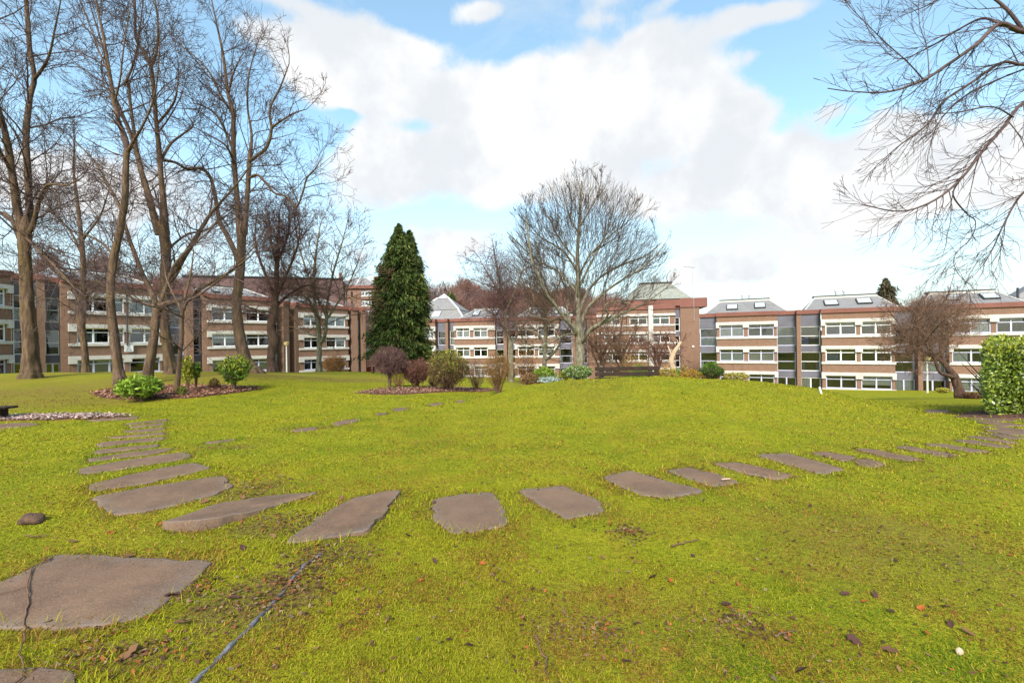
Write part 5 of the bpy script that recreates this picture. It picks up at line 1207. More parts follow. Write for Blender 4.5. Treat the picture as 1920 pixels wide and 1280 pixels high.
shrub('shrub', 'tall ochre twiggy bush behind the bench', 20, 1190, 664, 712, 32, dict(twigs=600, tl=.4, twigmat='twig_ochre', tr=.003, leaves=900, ls=.06, pal=[(.36, .22, .05), (.24, .18, .05)]), 25, None, stems=14)
shrub('shrub', 'yellowish feathery plant right of the pale dead stump', 17, 1283, 682, 712, 11, dict(leaves=600, ls=.06, pal=[(.35, .25, .08), (.28, .22, .06)], twigs=150, twigmat='twig_ochre'), 26, None, stems=8)
shrub('shrub', 'orange twiggy shrub in front of the last bay of the left terrace', 38, 626, 662, 698, 26, dict(twigs=800, tl=.5, twigmat='twig_ochre', tr=.004, leaves=700, ls=.09, pal=[(.34, .14, .04), (.28, .12, .04)]), 27, None, stems=14)
shrub('shrub', 'yellow bush against the right-hand block near the thorn tree', 38, 1768, 727, 741, 15, dict(leaves=900, ls=.14, pal=[(.38, .33, .05), (.28, .26, .05)]), 28, None, stems=6)
shrub('shrub', 'reddish low shrub at the foot of the thorn tree', 17.5, 1827, 735, 752, 24, dict(leaves=420, ls=.07, pal=[(.16, .06, .035), (.2, .11, .05), (.12, .09, .03)], lshell=.1, twigs=420, tl=.4, twigmat='twig_red'), 29, None, stems=10, depth=.4)
shrub('shrub', 'orange autumn-leaved bush behind the mulched row, before the central block', 30, 985, 655, 705, 26, dict(leaves=700, ls=.10, pal=[(.42, .2, .03), (.35, .16, .03)], twigs=300, twigmat='twig_brown', tl=.5), 30, None, stems=10)

# laurel hedge at the right edge
hx0 = P(1832, 770, 9.5).x; hb = gp(hx0 + 1.6, 10.2)
root = empty('laurel_hedge', hb, 'glossy green laurel hedge block at the right edge of the lawn', 'hedge')
ztop = P(1880, 636, 10).z; zlo = hb.z - .12
nl = 28000
a = nrs.rand(nl); face = nrs.choice(4, nl, p=[.42, .24, .24, .10])
X0, X1, Y0, Y1 = hx0, hx0 + 3.6, 9.35, 11.4
u, v_ = nrs.rand(nl), nrs.rand(nl); dep = nrs.rand(nl) ** 1.4 * .34
px_ = np.where(face == 0, X0 + u * (X1 - X0), np.where(face == 1, X0 + dep, np.where(face == 2, X0 + u * (X1 - X0), X1 - dep)))
py_ = np.where(face == 0, Y0 + dep, np.where(face == 1, Y0 + u * (Y1 - Y0), np.where(face == 2, Y0 + v_ * (Y1 - Y0), Y0 + u * (Y1 - Y0))))
pz_ = np.where(face == 2, ztop - dep, zlo + v_ * (ztop - zlo))
C = np.stack([px_, py_, pz_], 1)
# rounded, uneven outline, undercut at the foot
hh = (C[:, 2] - zlo) / (ztop - zlo)
rnd = np.clip((hh - .8) / .2, 0, 1) ** 2 * .13 + np.clip((.28 - hh) / .28, 0, 1) ** 1.5 * .5
lumps = .065 * np.sin(C[:, 0] * 3.1 + C[:, 2] * 4) * np.sin(C[:, 2] * 3.7 + C[:, 1] * 2.9)
C[:, 0] += np.where(C[:, 0] < (X0 + X1) / 2, 1, -1) * np.where(C[:, 0] < X0 + .6, rnd, 0) + lumps * (face == 1)
C[:, 1] += np.where(C[:, 1] < Y0 + .5, rnd, 0) + lumps * (face == 0); C[:, 2] += lumps * (face == 2) * 1.2
C[:, 0] += (C[:, 1] - Y0) * 1.05; C += nrs.normal(0, .035, C.shape)
nrm = np.stack([np.where(face == 1, -1, 0) + np.where(face == 3, 1, 0), np.where(face == 0, -1, 0), np.where(face == 2, 1, 0) + .35], 1).astype(float)
D = nrm * .7 + nrs.normal(0, .7, (nl, 3)) + np.array([[0, 0, .25]]); N = nrm + nrs.normal(0, .55, (nl, 3)) + np.array([[0, 0, .7]])
ls = nrs.uniform(.04, .1, nl); V, Q = leaf_quads(C, D, N, ls, ls * .44, .12)
cols = pal_cols(nl, [(.10, .15, .012), (.16, .22, .018), (.04, .075, .008), (.30, .35, .06)], [4, 4, 2.5, 3])
yel = (nrs.rand(nl) < np.clip((hh - .75) * 3, 0, .5))[:, None]; cols = np.where(yel, np.array([[.32, .34, .03]]) * nrs.uniform(.7, 1.2, (nl, 1)), cols)
np_mesh('foliage', V, Q, M['gloss_leaf'], root, cols=np.repeat(cols, 4, 0), origin=hb)
mb = []
for i in range(260):
    s0 = Vector((rng.uniform(X0 + .5, X1 - .3), rng.uniform(Y0 + .5, Y1 - .4), hb.z - .1)); s0.x += (s0.y - Y0) * 1.05; e = s0 + Vector((rng.gauss(0, .35), rng.gauss(0, .3), rng.uniform(.6, ztop - hb.z - .1)))
    mb.append(([s0, s0.lerp(e, .5) + Vector((rng.gauss(0, .05), rng.gauss(0, .05), 0)), e], [.022, .016, .006]))
tubes(mb, 'stems', M['bark_big'], root, origin=hb, sides=5)
# second layer of inner leaves keeps the block opaque
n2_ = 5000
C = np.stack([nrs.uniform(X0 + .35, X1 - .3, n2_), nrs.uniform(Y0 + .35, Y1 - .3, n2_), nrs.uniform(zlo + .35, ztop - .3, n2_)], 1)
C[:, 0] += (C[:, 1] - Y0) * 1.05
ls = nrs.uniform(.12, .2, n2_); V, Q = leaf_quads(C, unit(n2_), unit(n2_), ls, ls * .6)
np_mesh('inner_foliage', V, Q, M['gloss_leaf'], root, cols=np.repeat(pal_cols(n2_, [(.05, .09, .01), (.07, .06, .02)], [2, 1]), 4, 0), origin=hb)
# ------------------------------------------------------------------ buildings
class Face:
    """local frame of a facade: u along it (left to right), n out of it, z up from the lowest sill"""
    def __init__(s, a, b, zb):
        s.a = Vector((a.x, a.y, 0)); e = Vector((b.x - a.x, b.y - a.y, 0)); s.L = e.length; s.u = e.normalized()
        s.n = Vector((s.u.y, -s.u.x, 0)); s.zb = zb
        if s.n.dot(-s.a) < 0: s.n = -s.n
    def p(s, u, n, z): return s.a + s.u * u + s.n * n + Vector((0, 0, s.zb + z))
    def box(s, mb, u0, u1, n0, n1, z0, z1):
        mb.hexa([s.p(u0, n1, z0), s.p(u1, n1, z0), s.p(u1, n0, z0), s.p(u0, n0, z0), s.p(u0, n1, z1), s.p(u1, n1, z1), s.p(u1, n0, z1), s.p(u0, n0, z1)])
    def upx(s, px):
        """where the facade meets the vertical plane seen at pixel column px (near the horizon)"""
        k = (px - CX) / F
        den = s.u.x - k * s.u.y
        return (k * s.a.y - s.a.x) / den

def window(fc, root, u0, u1, z0, z1, n, mat, lights=2, top=.36, curtain=None, bar=.085):
    """frame (a part) with its pane and curtain as sub-parts"""
    w_ = MB()
    fc.box(w_, u0, u1, n - .06, n + .04, z1 - bar, z1); fc.box(w_, u0, u1, n - .06, n + .04, z0, z0 + bar)
    fc.box(w_, u0, u0 + bar, n - .06, n + .04, z0 + bar, z1 - bar); fc.box(w_, u1 - bar, u1, n - .06, n + .04, z0 + bar, z1 - bar)
    zt = z1 - bar
    if top:
        zt = z1 - top; fc.box(w_, u0 + bar, u1 - bar, n - .055, n + .035, zt - bar * .8, zt)
        zt -= bar * .8
    for k in range(1, lights):
        uc = u0 + (u1 - u0) * k / lights; fc.box(w_, uc - bar * .75, uc + bar * .75, n - .05, n + .03, z0 + bar, zt)
        if top: fc.box(w_, uc - bar * .4, uc + bar * .4, n - .05, n + .03, zt + bar * .8, z1 - bar)
    o = w_.build('window', M[mat], root)
    g = MB(); fc.box(g, u0 + .02, u1 - .02, n - .03, n - .022, z0 + .02, z1 - .02); g.build('pane', M['glass'], o)
    if curtain:
        kind, cm_ = curtain
        spans = {'full': [(0, 1)], 'left': [(0, .42)], 'right': [(.55, 1)], 'sides': [(0, .2), (.8, 1)], 'blind': [(0, 1)], 'half': [(0, .5)], 'mid': [(.1, .9)]}[kind]
        q = MB()
        for a_, b_ in spans:
            ua, ub = u0 + bar * .6 + (u1 - u0 - bar * 1.2) * a_, u0 + bar * .6 + (u1 - u0 - bar * 1.2) * b_
            za = z0 + bar * .5; zc_ = (zt if kind != 'blind' else z1 - bar)
            if kind == 'blind' and rng.random() < .3: za = z0 + (z1 - z0) * .3
            m = 2 if kind == 'blind' else max(6, int((ub - ua) / .07)); prev = None
            for i in range(m + 1):
                uu = ua + (ub - ua) * i / m; nn = n - .105 + (0 if kind == 'blind' else .03 * (1 if i % 2 else -1))
                cur = (fc.p(uu, nn, za), fc.p(uu, nn, zc_))
                if prev: q.poly([prev[0], cur[0], cur[1], prev[1]])
                prev = cur
        q.build('curtain' if kind != 'blind' else 'blind', M[cm_], o)
    return o

ST = 2.7
class Terrace:
    def __init__(s, name, label, knots, floors=3, frame='frame_white', depth=7.0):
        s.kn = knots; s.floors = floors; s.frame = frame; s.depth = depth
        px, d = knots[0][0], knots[0][1]; a = P(px, 640, d)
        s.root = empty(name, (a.x, a.y, knots[0][2] - 1.0), label, 'building')
        s.brick, s.clad, s.dark, s.fas = MB(), MB(), MB(), MB()
    def at(s, px):
        k = s.kn
        for i in range(len(k) - 1):
            if px <= k[i + 1][0] or i == len(k) - 2:
                a, b = k[i], k[i + 1]; f = (px - a[0]) / (b[0] - a[0])
                return P(px, 640, 1 / (1 / a[1] + f * (1 / b[1] - 1 / a[1])))
    def face(s, x0, x1, zb): return Face(s.at(x0), s.at(x1), zb)
    def block(s, x0, x1, zb, wins, low=-1.4, parapet=True, curtains=None, frames=None, proud=0.0, haunch=True, topn=None):
        fc = s.face(x0, x1, zb); H = fc.L; fl = s.floors; r = s.root; dp = s.depth
        if proud: fc.a += fc.n * proud
        us = [(fc.upx(a), fc.upx(b)) for a, b in wins]
        ztop = ST * (fl - 1) + 1.63
        # brick bands, piers and side walls
        for k in range(fl):
            z0 = low if k == 0 else ST * (k - 1) + 1.63
            fc.box(s.brick, 0, H, -.38, 0, z0, ST * k - .24)
            e = [0] + [q for w_ in us for q in w_] + [H]
            for i in range(0, len(e), 2):
                if e[i + 1] - e[i] > .06: fc.box(s.brick, e[i], e[i + 1], -.38, -.04, ST * k, ST * k + 1.3)
        fc.box(s.brick, 0, H, -.38, 0, ztop, ztop + .64)
        fc.box(s.brick, 0, .25, -dp, -.38, low, ztop + .64); fc.box(s.brick, H - .25, H, -dp, -.38, low, ztop + .64)
        fc.box(s.brick, .25, H - .25, -dp, -dp + .25, low, ztop + .64)
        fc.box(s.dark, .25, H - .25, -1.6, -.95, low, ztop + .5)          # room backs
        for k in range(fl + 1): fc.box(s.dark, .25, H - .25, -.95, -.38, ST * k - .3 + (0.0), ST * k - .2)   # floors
        fc.box(s.fas, -.06, H + .06, -dp, .16, ztop + .64, ztop + 1.07)
        for k in range(fl):
            m = MB(); fc.box(m, -.05, H + .05, -.38, .12, ST * k - .24, ST * k); m.build('sill', M['concrete'], r)
            m = MB(); fc.box(m, -.07, H + .07, -.38, .15, ST * k + 1.3, ST * k + 1.63)
            if haunch:
                mids = [(us[i][1] + us[i + 1][0]) / 2 for i in range(len(us) - 1)]
                for a_, b_ in [(-.07, max(.25, us[0][0] - .05))] + [(c - .3, c + .3) for c in mids] + [(min(H - .25, us[-1][1] + .05), H + .07)]:
                    fc.box(m, a_, b_, -.2, .148, ST * k + .98, ST * k + 1.3)
            m.build('lintel', M['concrete'], r)
            for i, (a_, b_) in enumerate(us):
                cu = (curtains or {}).get((k, i), rng.choice([None, ('full', 'net'), ('sides', 'net'), None, ('blind', 'blind'), ('left', 'net')]))
                fm = (frames or {}).get(k, s.frame)
                window(fc, r, a_, b_, ST * k, ST * k + 1.3, -.14, fm, 2 if b_ - a_ < 3.2 else 3, .34, cu)
        return fc
    def recess(s, x0, x1, zb, low=-1.4, setback=.9, curtains=None, frame=None, lights=1, door=True):
        fc = s.face(x0, x1, zb); fc.a -= fc.n * setback; H = fc.L; fl = s.floors; r = s.root
        ztop = ST * (fl - 1) + 1.63
        def panel(z0, z1, seam=False):
            q = MB(); fc.box(q, 0, H, -.3, 0, z0, z1)
            if seam: fc.box(q, .001, H - .001, -.2, .012, ST * (fl - 1) + 1.72, ST * (fl - 1) + 1.76)
            q.build('cladding_panel', M['cladding'], r)
        panel(ST * (fl - 1) + 1.0, ztop + .64, True)
        for k in range(fl):
            panel(ST * (k - 1) + 1.0 if k else low, ST * k - 1.05)
            cu = (curtains or {}).get(k, rng.choice([None, ('sides', 'net'), ('full', 'net'), None]))
            window(fc, r, 0.02, H - .02, ST * k - 1.05, ST * k + 1.0, -.1, frame or s.frame, 2 if (k == 0 and door) or lights > 1 else 1, 1.0 if k or not door else 0, cu)
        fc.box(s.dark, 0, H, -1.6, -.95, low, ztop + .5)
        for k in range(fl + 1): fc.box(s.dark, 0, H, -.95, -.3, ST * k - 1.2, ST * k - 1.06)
        fc.box(s.fas, 0, H, -s.depth + setback, .16, ztop + .64, ztop + 1.07)
        return fc
    def pier(s, x0, x1, zb, low=-1.4, top=None, n0=-1.3, n1=-.02):
        fc = s.face(x0, x1, zb); ztop = ST * (s.floors - 1) + 1.63 + .64
        fc.box(s.brick, 0, fc.L, n0, n1, low, ztop if top is None else top)
        if top is None: fc.box(s.fas, 0, fc.L, n0, .16, ztop, ztop + .43)
    def roof(s, x0, x1, zb, rise=1.9, inset=1.5, run=2.4, sky=(), vents=(), mat='slate', ridge=True, back=0.0):
        fc = s.face(x0, x1, zb); H = fc.L; z0 = ST * (s.floors - 1) + 2.70 + .004; r = s.root; dp = s.depth
        u0, u1, n0, n1 = 0, H, -.9 - back, -dp + .2 - back
        m = MB(); b = [fc.p(u0, n0, z0), fc.p(u1, n0, z0), fc.p(u1, n1, z0), fc.p(u0, n1, z0)]
        t_ = [fc.p(u0 + inset, n0 - run, z0 + rise), fc.p(u1 - inset, n0 - run, z0 + rise), fc.p(u1 - inset, min(n0 - run - .5, n1 + run), z0 + rise), fc.p(u0 + inset, min(n0 - run - .5, n1 + run), z0 + rise)]
        m.hexa(b + t_); ro = m.build('roof', M[mat], r)
        if ridge:
            q = MB(); q2 = MB()
            fc.box(q, u0 + inset - .15, u1 - inset + .15, min(n0 - run - .6, n1 + run - .15), n0 - run + .15, z0 + rise + .003, z0 + rise + .2); q.build('ridge_trim', M['lead'], ro)
            fc.box(q2, u0 + inset - .1, u1 - inset + .1, n0 - run + .151, n0 - run + .22, z0 + rise - .12, z0 + rise + .06); q2.build('eave_flashing', M['pale'], ro)
            for sgn, ua, ub in ((1, u0, u0 + inset), (-1, u1, u1 - inset)):   # pale hip flashings
                q3 = MB(); a_, b_ = fc.p(ua, n0, z0 + .02), fc.p(ub, n0 - run, z0 + rise); q3.cyl(a_, b_, .07, .07, 6); q3.build('hip_flashing', M['pale'], ro)
        sl_ = math.hypot(run, rise)
        def on(u, f, h): return fc.p(u, n0 - run * f + h * rise / sl_, z0 + rise * f + h * run / sl_)
        for px0, px1, f0, f1 in sky:
            a_, b_ = fc.upx(px0), fc.upx(px1); q = MB()
            q.hexa([on(a_, f0, -.02), on(b_, f0, -.02), on(b_, f1, -.02), on(a_, f1, -.02), on(a_, f0, .16), on(b_, f0, .16), on(b_, f1, .16), on(a_, f1, .16)])
            so_ = q.build('skylight', M['lead'], ro); g = MB()
            e = .09; fe = e / sl_
            g.hexa([on(a_ + e, f0 + fe, .165), on(b_ - e, f0 + fe, .165), on(b_ - e, f1 - fe, .165), on(a_ + e, f1 - fe, .165), on(a_ + e, f0 + fe, .18), on(b_ - e, f0 + fe, .18), on(b_ - e, f1 - fe, .18), on(a_ + e, f1 - fe, .18)])
            g.build('pane', M['skylight'], so_)
        for px in vents:
            uu = fc.upx(px); q = MB(); c = fc.p(uu, n0 - run - .4, z0 + rise + .2)
            q.cyl(c, c + Vector((0, 0, .42)), .10, .10, 8); q.cyl(c + Vector((0, 0, .42)), c + Vector((0, 0, .56)), .18, .12, 8); q.build('roof_vent', M['metal'], ro)
        return ro
    def finish(s):
        s.brick.build('brick_wall', M['brick'], s.root)
        if s.clad.v: s.clad.build('cladding', M['cladding'], s.root)
        s.dark.build('interior', M['dark'], s.root); s.fas.build('fascia', M['fascia'], s.root)
m_, t_, b_ = new_mat('skylight_glass'); b_.inputs['Base Color'].default_value = (.45, .5, .52, 1); b_.inputs['Roughness'].default_value = .12; b_.inputs['Specular IOR Level'].default_value = .9; M['skylight'] = m_
N_, SD, BL, LF, RT = ('full', 'net'), ('sides', 'net'), ('blind', 'blind'), ('left', 'net'), ('right', 'net')

# right-hand terrace
zR = -3.72
rt_ = Terrace('apartment_terrace', 'three-storey brick terrace with slate roofs on the right, behind the thorn tree', [(1311, 52.1, zR), (2120, 37.3, zR)], frame='frame_blue')
rt_.recess(1311, 1344, zR, curtains={2: N_, 1: SD, 0: None})
rt_.block(1344, 1457, zR, [(1349.5, 1395), (1402.5, 1451.5)], curtains={(2, 0): N_, (1, 0): N_, (2, 1): None, (1, 1): ('full', 'blind'), (0, 0): None, (0, 1): None})
rt_.recess(1457, 1494, zR, curtains={2: BL, 1: None, 0: None}); rt_.pier(1494, 1502, zR)
rt_.recess(1502, 1541, zR, frame='frame_white', curtains={2: ('left', 'blue'), 1: ('sides', 'blue'), 0: ('half', 'blind')})
rt_.block(1541, 1678, zR, [(1548, 1606), (1614, 1672)], curtains={(2, 0): ('full', 'purple'), (1, 0): ('left', 'blue'), (0, 0): None, (0, 1): BL, (1, 1): None, (2, 1): None}, frames={0: 'frame_blue', 1: 'frame_white', 2: 'frame_white'})
rt_.recess(1678, 1721, zR, curtains={2: None, 1: None, 0: N_}); rt_.pier(1721, 1730, zR); rt_.recess(1730, 1780, zR, curtains={2: None, 1: N_, 0: None})
rt_.block(1780, 1932, zR, [(1785, 1859), (1869, 1926)], curtains={(2, 0): RT, (2, 1): None, (1, 0): LF, (0, 0): BL})
rt_.recess(1932, 1985, zR); rt_.pier(1985, 1997, zR); rt_.recess(1997, 2050, zR)
rt_.roof(1322, 1476, zR, 1.5, 1.55, 2.6, sky=((1362, 1384, .22, .62), (1416, 1438, .26, .66)), vents=(1393, 1407))
rt_.roof(1512, 1690, zR, 1.42, 1.2, 2.6, sky=((1552, 1580, .26, .66), (1616, 1646, .3, .7)), vents=(1582, 1598))
rt_.roof(1738, 1935, zR, 1.3, 1.2, 2.6, sky=((1790, 1818, .3, .7), (1862, 1896, .3, .72)), vents=(1813, 1832))
rt_.finish()
mb = MB(); f_ = rt_.face(1536, 1541, zR); mb.cyl(f_.p(.2, -.1, 7.9), f_.p(.2, -.1, 5.9), .06, n=8); mb.build('downpipe', M['frame_white'], rt_.root)
# slate gable rising behind its right end
za = zR + 8
gb = Terrace('apartment_block', 'steep slate roof with a red brick gable at the far right edge', [(1862, 52, zR), (2100, 47, zR)], frame='frame_blue')
fc = gb.face(1868, 2060, zR)
m = MB(); m.hexa([fc.p(0, 0, 8), fc.p(fc.L, 0, 8), fc.p(fc.L, -7, 8), fc.p(0, -7, 8), fc.p(4.2, -2.2, 11.4), fc.p(fc.L - 2, -2.2, 11.4), fc.p(fc.L - 2, -4.5, 11.4), fc.p(4.2, -4.5, 11.4)]); ro = m.build('roof', M['slate'], gb.root)
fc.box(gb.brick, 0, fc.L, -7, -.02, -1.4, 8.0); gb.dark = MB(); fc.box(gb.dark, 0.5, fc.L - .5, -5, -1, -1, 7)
q = MB(); fc.box(q, 3.9, fc.L, -4.0, -2.6, 11.41, 12.0); q.build('chimney', M['brick'], gb.root)
q = MB(); q.cyl(fc.p(2.0, -.9, 9.3), fc.p(2.0, -.9, 10.5), .11, n=8); q.build('flue', M['lead'], gb.root)
q = MB(); q.poly([fc.p(2.6, .3, 8.2), fc.p(7.0, .3, 11.4), fc.p(7.0, .3, 8.2)]); q.poly([fc.p(2.6, .1, 8.2), fc.p(7.0, .1, 8.2), fc.p(7.0, .1, 11.4)]); fc.box(q, 6.9, fc.L, .1, .3, 8.2, 11.3); q.build('gable', M['brick'], gb.root)
q = MB(); q.cyl(fc.p(2.3, .3, 8.1), fc.p(7.2, .3, 11.65), .16, n=6); q.build('verge_board', M['frame_white'], gb.root)
gb.brick.build('brick_wall', M['brick'], gb.root); gb.dark.build('interior', M['dark'], gb.root)

# left-hand stepped terrace
lt = Terrace('apartment_terrace', 'three-storey brick terrace stepping down behind the bare trees on the left', [(-150, 30.0, -.6), (22, 35.3, -.62), (125, 37.6, -.77), (305, 43.5, -.9), (392, 46.3, -1.2), (520, 51.6, -1.3), (560, 54.8, -1.6), (655, 60.6, -1.7), (690, 62.5, -1.7)])
CU = {(0, 0): BL, (0, 1): None, (1, 0): LF, (1, 1): None, (2, 0): None, (2, 1): N_}
FR = {0: 'frame_blue', 1: 'frame_white', 2: 'frame_white'}
lt.block(-150, 22, -.62, [(-135, -75), (-60, 12)], frames=FR)
lt.recess(24, 70, -.65, frame='frame_white', curtains={2: N_, 1: None, 0: None}); lt.pier(70, 85, -.7); lt.recess(85, 115, -.75, frame='frame_white', curtains={2: LF, 1: None, 0: None}); lt.pier(115, 130, -.75)
lt.block(130, 304, -.85, [(145, 234), (243, 300)], curtains=CU, frames=FR)
lt.recess(305, 349, -1.05, frame='frame_blue'); lt.pier(349, 363, -1.1); lt.recess(363, 381, -1.1, frame='frame_blue', curtains={0: None, 1: None, 2: N_}); lt.pier(381, 390, -1.15)
lt.block(390, 515, -1.3, [(398, 446), (462, 508)], curtains={(1, 0): BL, (0, 0): BL, (0, 1): N_, (2, 0): None, (2, 1): None, (1, 1): None}, frames=FR)
lt.recess(515, 532, -1.45, frame='frame_white'); lt.pier(532, 543, -1.5); lt.recess(543, 554, -1.55, frame='frame_white', curtains={0: None, 1: None, 2: None}, door=False); lt.pier(554, 561, -1.55)
lt.block(561, 653, -1.65, [(570, 598), (612, 648)], curtains={(0, 0): None, (0, 1): None, (1, 0): None, (1, 1): RT, (2, 0): None, (2, 1): SD}, frames=FR)
lt.recess(653, 660, -1.65, frame='frame_white'); lt.pier(660, 671, -1.7); lt.recess(671, 679, -1.7, frame='frame_white', curtains={0: N_, 1: None, 2: None}, door=False); lt.pier(679, 686, -1.7)
for a_, b_, z_ in ((-150, 22, -.62), (70, 300, -.85), (370, 515, -1.3), (545, 655, -1.65)):
    lt.roof(a_, b_, z_, 1.15, 1.6, 3.0, sky=() if a_ < 0 else ((a_ + (b_ - a_) * .3, a_ + (b_ - a_) * .38, .25, .6), (a_ + (b_ - a_) * .6, a_ + (b_ - a_) * .68, .25, .6)))
lt.finish()

# central terrace
zC = -3.25
ct = Terrace('apartment_terrace', 'low central brick terrace seen between the conifer and the broad domed tree', [(770, 65.3, zC), (1118, 61.2, zC)])
ct.block(770, 816, zC, [(776, 790), (798, 814)], curtains={(2, 1): N_, (1, 1): BL, (0, 1): None})
ct.recess(817, 835, zC, frame='frame_blue', curtains={2: SD, 1: ('half', 'blue'), 0: None}); ct.pier(835, 840, zC); ct.recess(840, 852, zC, curtains={2: N_, 1: N_, 0: BL})
ct.block(852, 928, zC, [(856, 881), (888, 914)], curtains={(2, 0): N_, (2, 1): RT, (1, 0): RT, (1, 1): None, (0, 0): BL, (0, 1): N_})
ct.recess(928, 944, zC); ct.pier(944, 950, zC); ct.recess(950, 966, zC)
ct.block(966, 1048, zC, [(971, 1002), (1009, 1040)], curtains={(2, 0): None, (1, 0): None, (1, 1): BL, (0, 0): None, (0, 1): None}, frames={0: 'frame_blue', 1: 'frame_white', 2: 'frame_white'})
ct.recess(1048, 1073, zC, frame='frame_blue', curtains={1: SD, 2: None, 0: None}); ct.pier(1073, 1094, zC); ct.recess(1094, 1102, zC, frame='frame_blue', door=False); ct.pier(1102, 1118, zC)
ct.roof(858, 950, zC, 1.5, 1.6, 3.2, sky=((880, 893, .25, .7), (918, 928, .25, .7)))
ct.roof(968, 1075, zC, 1.5, 1.6, 3.2, sky=((995, 1006, .25, .7), (1038, 1046, .25, .7)))
ct.finish()
# pyramid-roofed block behind the conifer
pb = Terrace('apartment_block', 'block with a two-tier slate pyramid roof just right of the conifer', [(755, 78, -3.2), (872, 76, -3.2)])
fc = pb.face(762, 872, -3.2); L_ = fc.L
fc.box(pb.brick, .1, L_ - .1, -10, 0, -1, 8.4)
for (z0, z1, i0, i1) in ((8.42, 10.3, 0, 1.6), (10.32, 12.6, 1.5, 4.2)):
    m = MB(); m.hexa([fc.p(i0, -i0, z0), fc.p(L_ - i0, -i0, z0), fc.p(L_ - i0, -10 + i0, z0), fc.p(i0, -10 + i0, z0), fc.p(i1, -i1, z1), fc.p(L_ - i1, -i1, z1), fc.p(L_ - i1, -10 + i1, z1), fc.p(i1, -10 + i1, z1)])
    ro = m.build('roof', M['slate'], pb.root)
    for ua, ub in ((i0, i1), (L_ - i0, L_ - i1)):
        q = MB(); q.cyl(fc.p(ua, -i0, z0 + .03), fc.p(ub, -i1, z1 + .03), .12, n=6); q.build('hip_flashing', M['frame_white'], ro)
q = MB(); cc = fc.p(L_ / 2, -5, 12.62); q.hexa([fc.p(L_ / 2 - .9, -4, 12.62), fc.p(L_ / 2 + .9, -4, 12.62), fc.p(L_ / 2 + .9, -6, 12.62), fc.p(L_ / 2 - .9, -6, 12.62), fc.p(L_ / 2 - .05, -4.95, 13.4), fc.p(L_ / 2 + .05, -4.95, 13.4), fc.p(L_ / 2 + .05, -5.05, 13.4), fc.p(L_ / 2 - .05, -5.05, 13.4)]); q.build('rooflight', M['frame_white'], pb.root)
q = MB(); q.hexa([fc.p(fc.upx(808), -.5, 9.0), fc.p(fc.upx(822), -.5, 9.0), fc.p(fc.upx(824), -1.1, 9.9), fc.p(fc.upx(811), -1.1, 9.9), fc.p(fc.upx(808), -.4, 9.15), fc.p(fc.upx(822), -.4, 9.15), fc.p(fc.upx(824), -1.0, 10.05), fc.p(fc.upx(811), -1.0, 10.05)]); q.build('skylight', M['skylight'], pb.root)
pb.brick.build('brick_wall', M['brick'], pb.root)

# taller block with the mossy hipped roof
zG = -2.85
tb = Terrace('apartment_block', 'four-storey brick block with a mossy hipped slate roof, centre right', [(1150, 69, zG), (1345, 66, zG)], floors=4, depth=10)
tb.kn = [(1120, 70.0, zG), (1345, 66.5, zG)]
# windows rows: sit one storey below the others, hence four floors
zT = -4.35
tb.block(1176, 1266, zT, [(1181, 1214), (1221, 1256)], curtains={(3, 0): None, (3, 1): None, (2, 0): SD, (2, 1): LF, (1, 0): None, (1, 1): None}, low=-1.5, haunch=False)
tb.floors = 4
f_ = tb.face(1266, 1276, zT); tb.recess(1266, 1276, zT, curtains={3: None, 2: None, 1: None, 0: None}, door=False, setback=.4)
f_ = tb.face(1276, 1312, zT); f_.box(tb.brick, 0, f_.L, -12, 0, -1.5, 10.55); f_.box(tb.fas, -.05, f_.L + 1.1, -12, .16, 10.55, 11.9)
f_ = tb.face(1176, 1276, zT); f_.box(tb.fas, .02, f_.L + .02, -9.9, .13, 10.802, 11.75)
tb.block(1120, 1175, zT, [(1133, 1163)], low=-1.5, haunch=False)
f_ = tb.face(1176, 1300, zT); z0 = 11.91; L_ = f_.L
m = MB(); m.hexa([f_.p(-.6, -.3, z0), f_.p(L_, -.3, z0), f_.p(L_, -9, z0), f_.p(-.6, -9, z0), f_.p(2.4, -3.3, z0 + 2.7), f_.p(L_ - 2.7, -3.3, z0 + 2.7), f_.p(L_ - 2.7, -6, z0 + 2.7), f_.p(2.4, -6, z0 + 2.7)])
ro = m.build('roof', M['slate_green'], tb.root)
q = MB(); f_.box(q, 2.2, L_ - 2.4, -6.2, -3.1, z0 + 2.71, z0 + 2.9); q.build('ridge_trim', M['lead'], ro)
q = MB(); f_.box(q, 3.1, 3.75, .2, .75, -1.5, 10.9); q.build('soil_pipe_casing', M['pale'], tb.root)
tb.finish()
c = f_.p(L_ - 2.6, -3.6, z0 + 2.9)
def aerial(label, c, h, side):
    r = empty('roof_aerial', c, label, 'aerial')
    q = MB(); q.cyl(c - Vector((0, 0, .1)), c + Vector((0, 0, h)), .045, .035, 6); q.build('mast', M['metal'], r)
    q = MB(); a_ = c + Vector((0, 0, h * side[1])); e = Vector((side[0], -.2, .1)); q.cyl(a_ - e * .25, a_ + e, .03, n=6)
    for k in range(7):
        x = a_ + e * (k / 6 * 1.15 - .2); q.cyl(x + Vector((.0, -.22, -.12)), x + Vector((0, .22, .12)), .016, n=5)
    q.build('antenna', M['metal'], r)
aerial('thin whip aerial on the ridge of the mossy hipped roof', c, 3.3, (1.1, .55))
f2 = tb.face(1276, 1312, zT); c2 = f2.p(f2.upx(1301), -.4, 11.9)
aerial('tall aerial mast with a sideways antenna beside the mossy hipped roof', c2, 4.6, (-1.4, .99))
q = MB(); q.cyl(f2.p(f2.upx(1301.5), .17, 8.5), f2.p(f2.upx(1301.5), .17, 11.9), .03, n=6); q.build('mast_cable', M['metal'], tb.root)
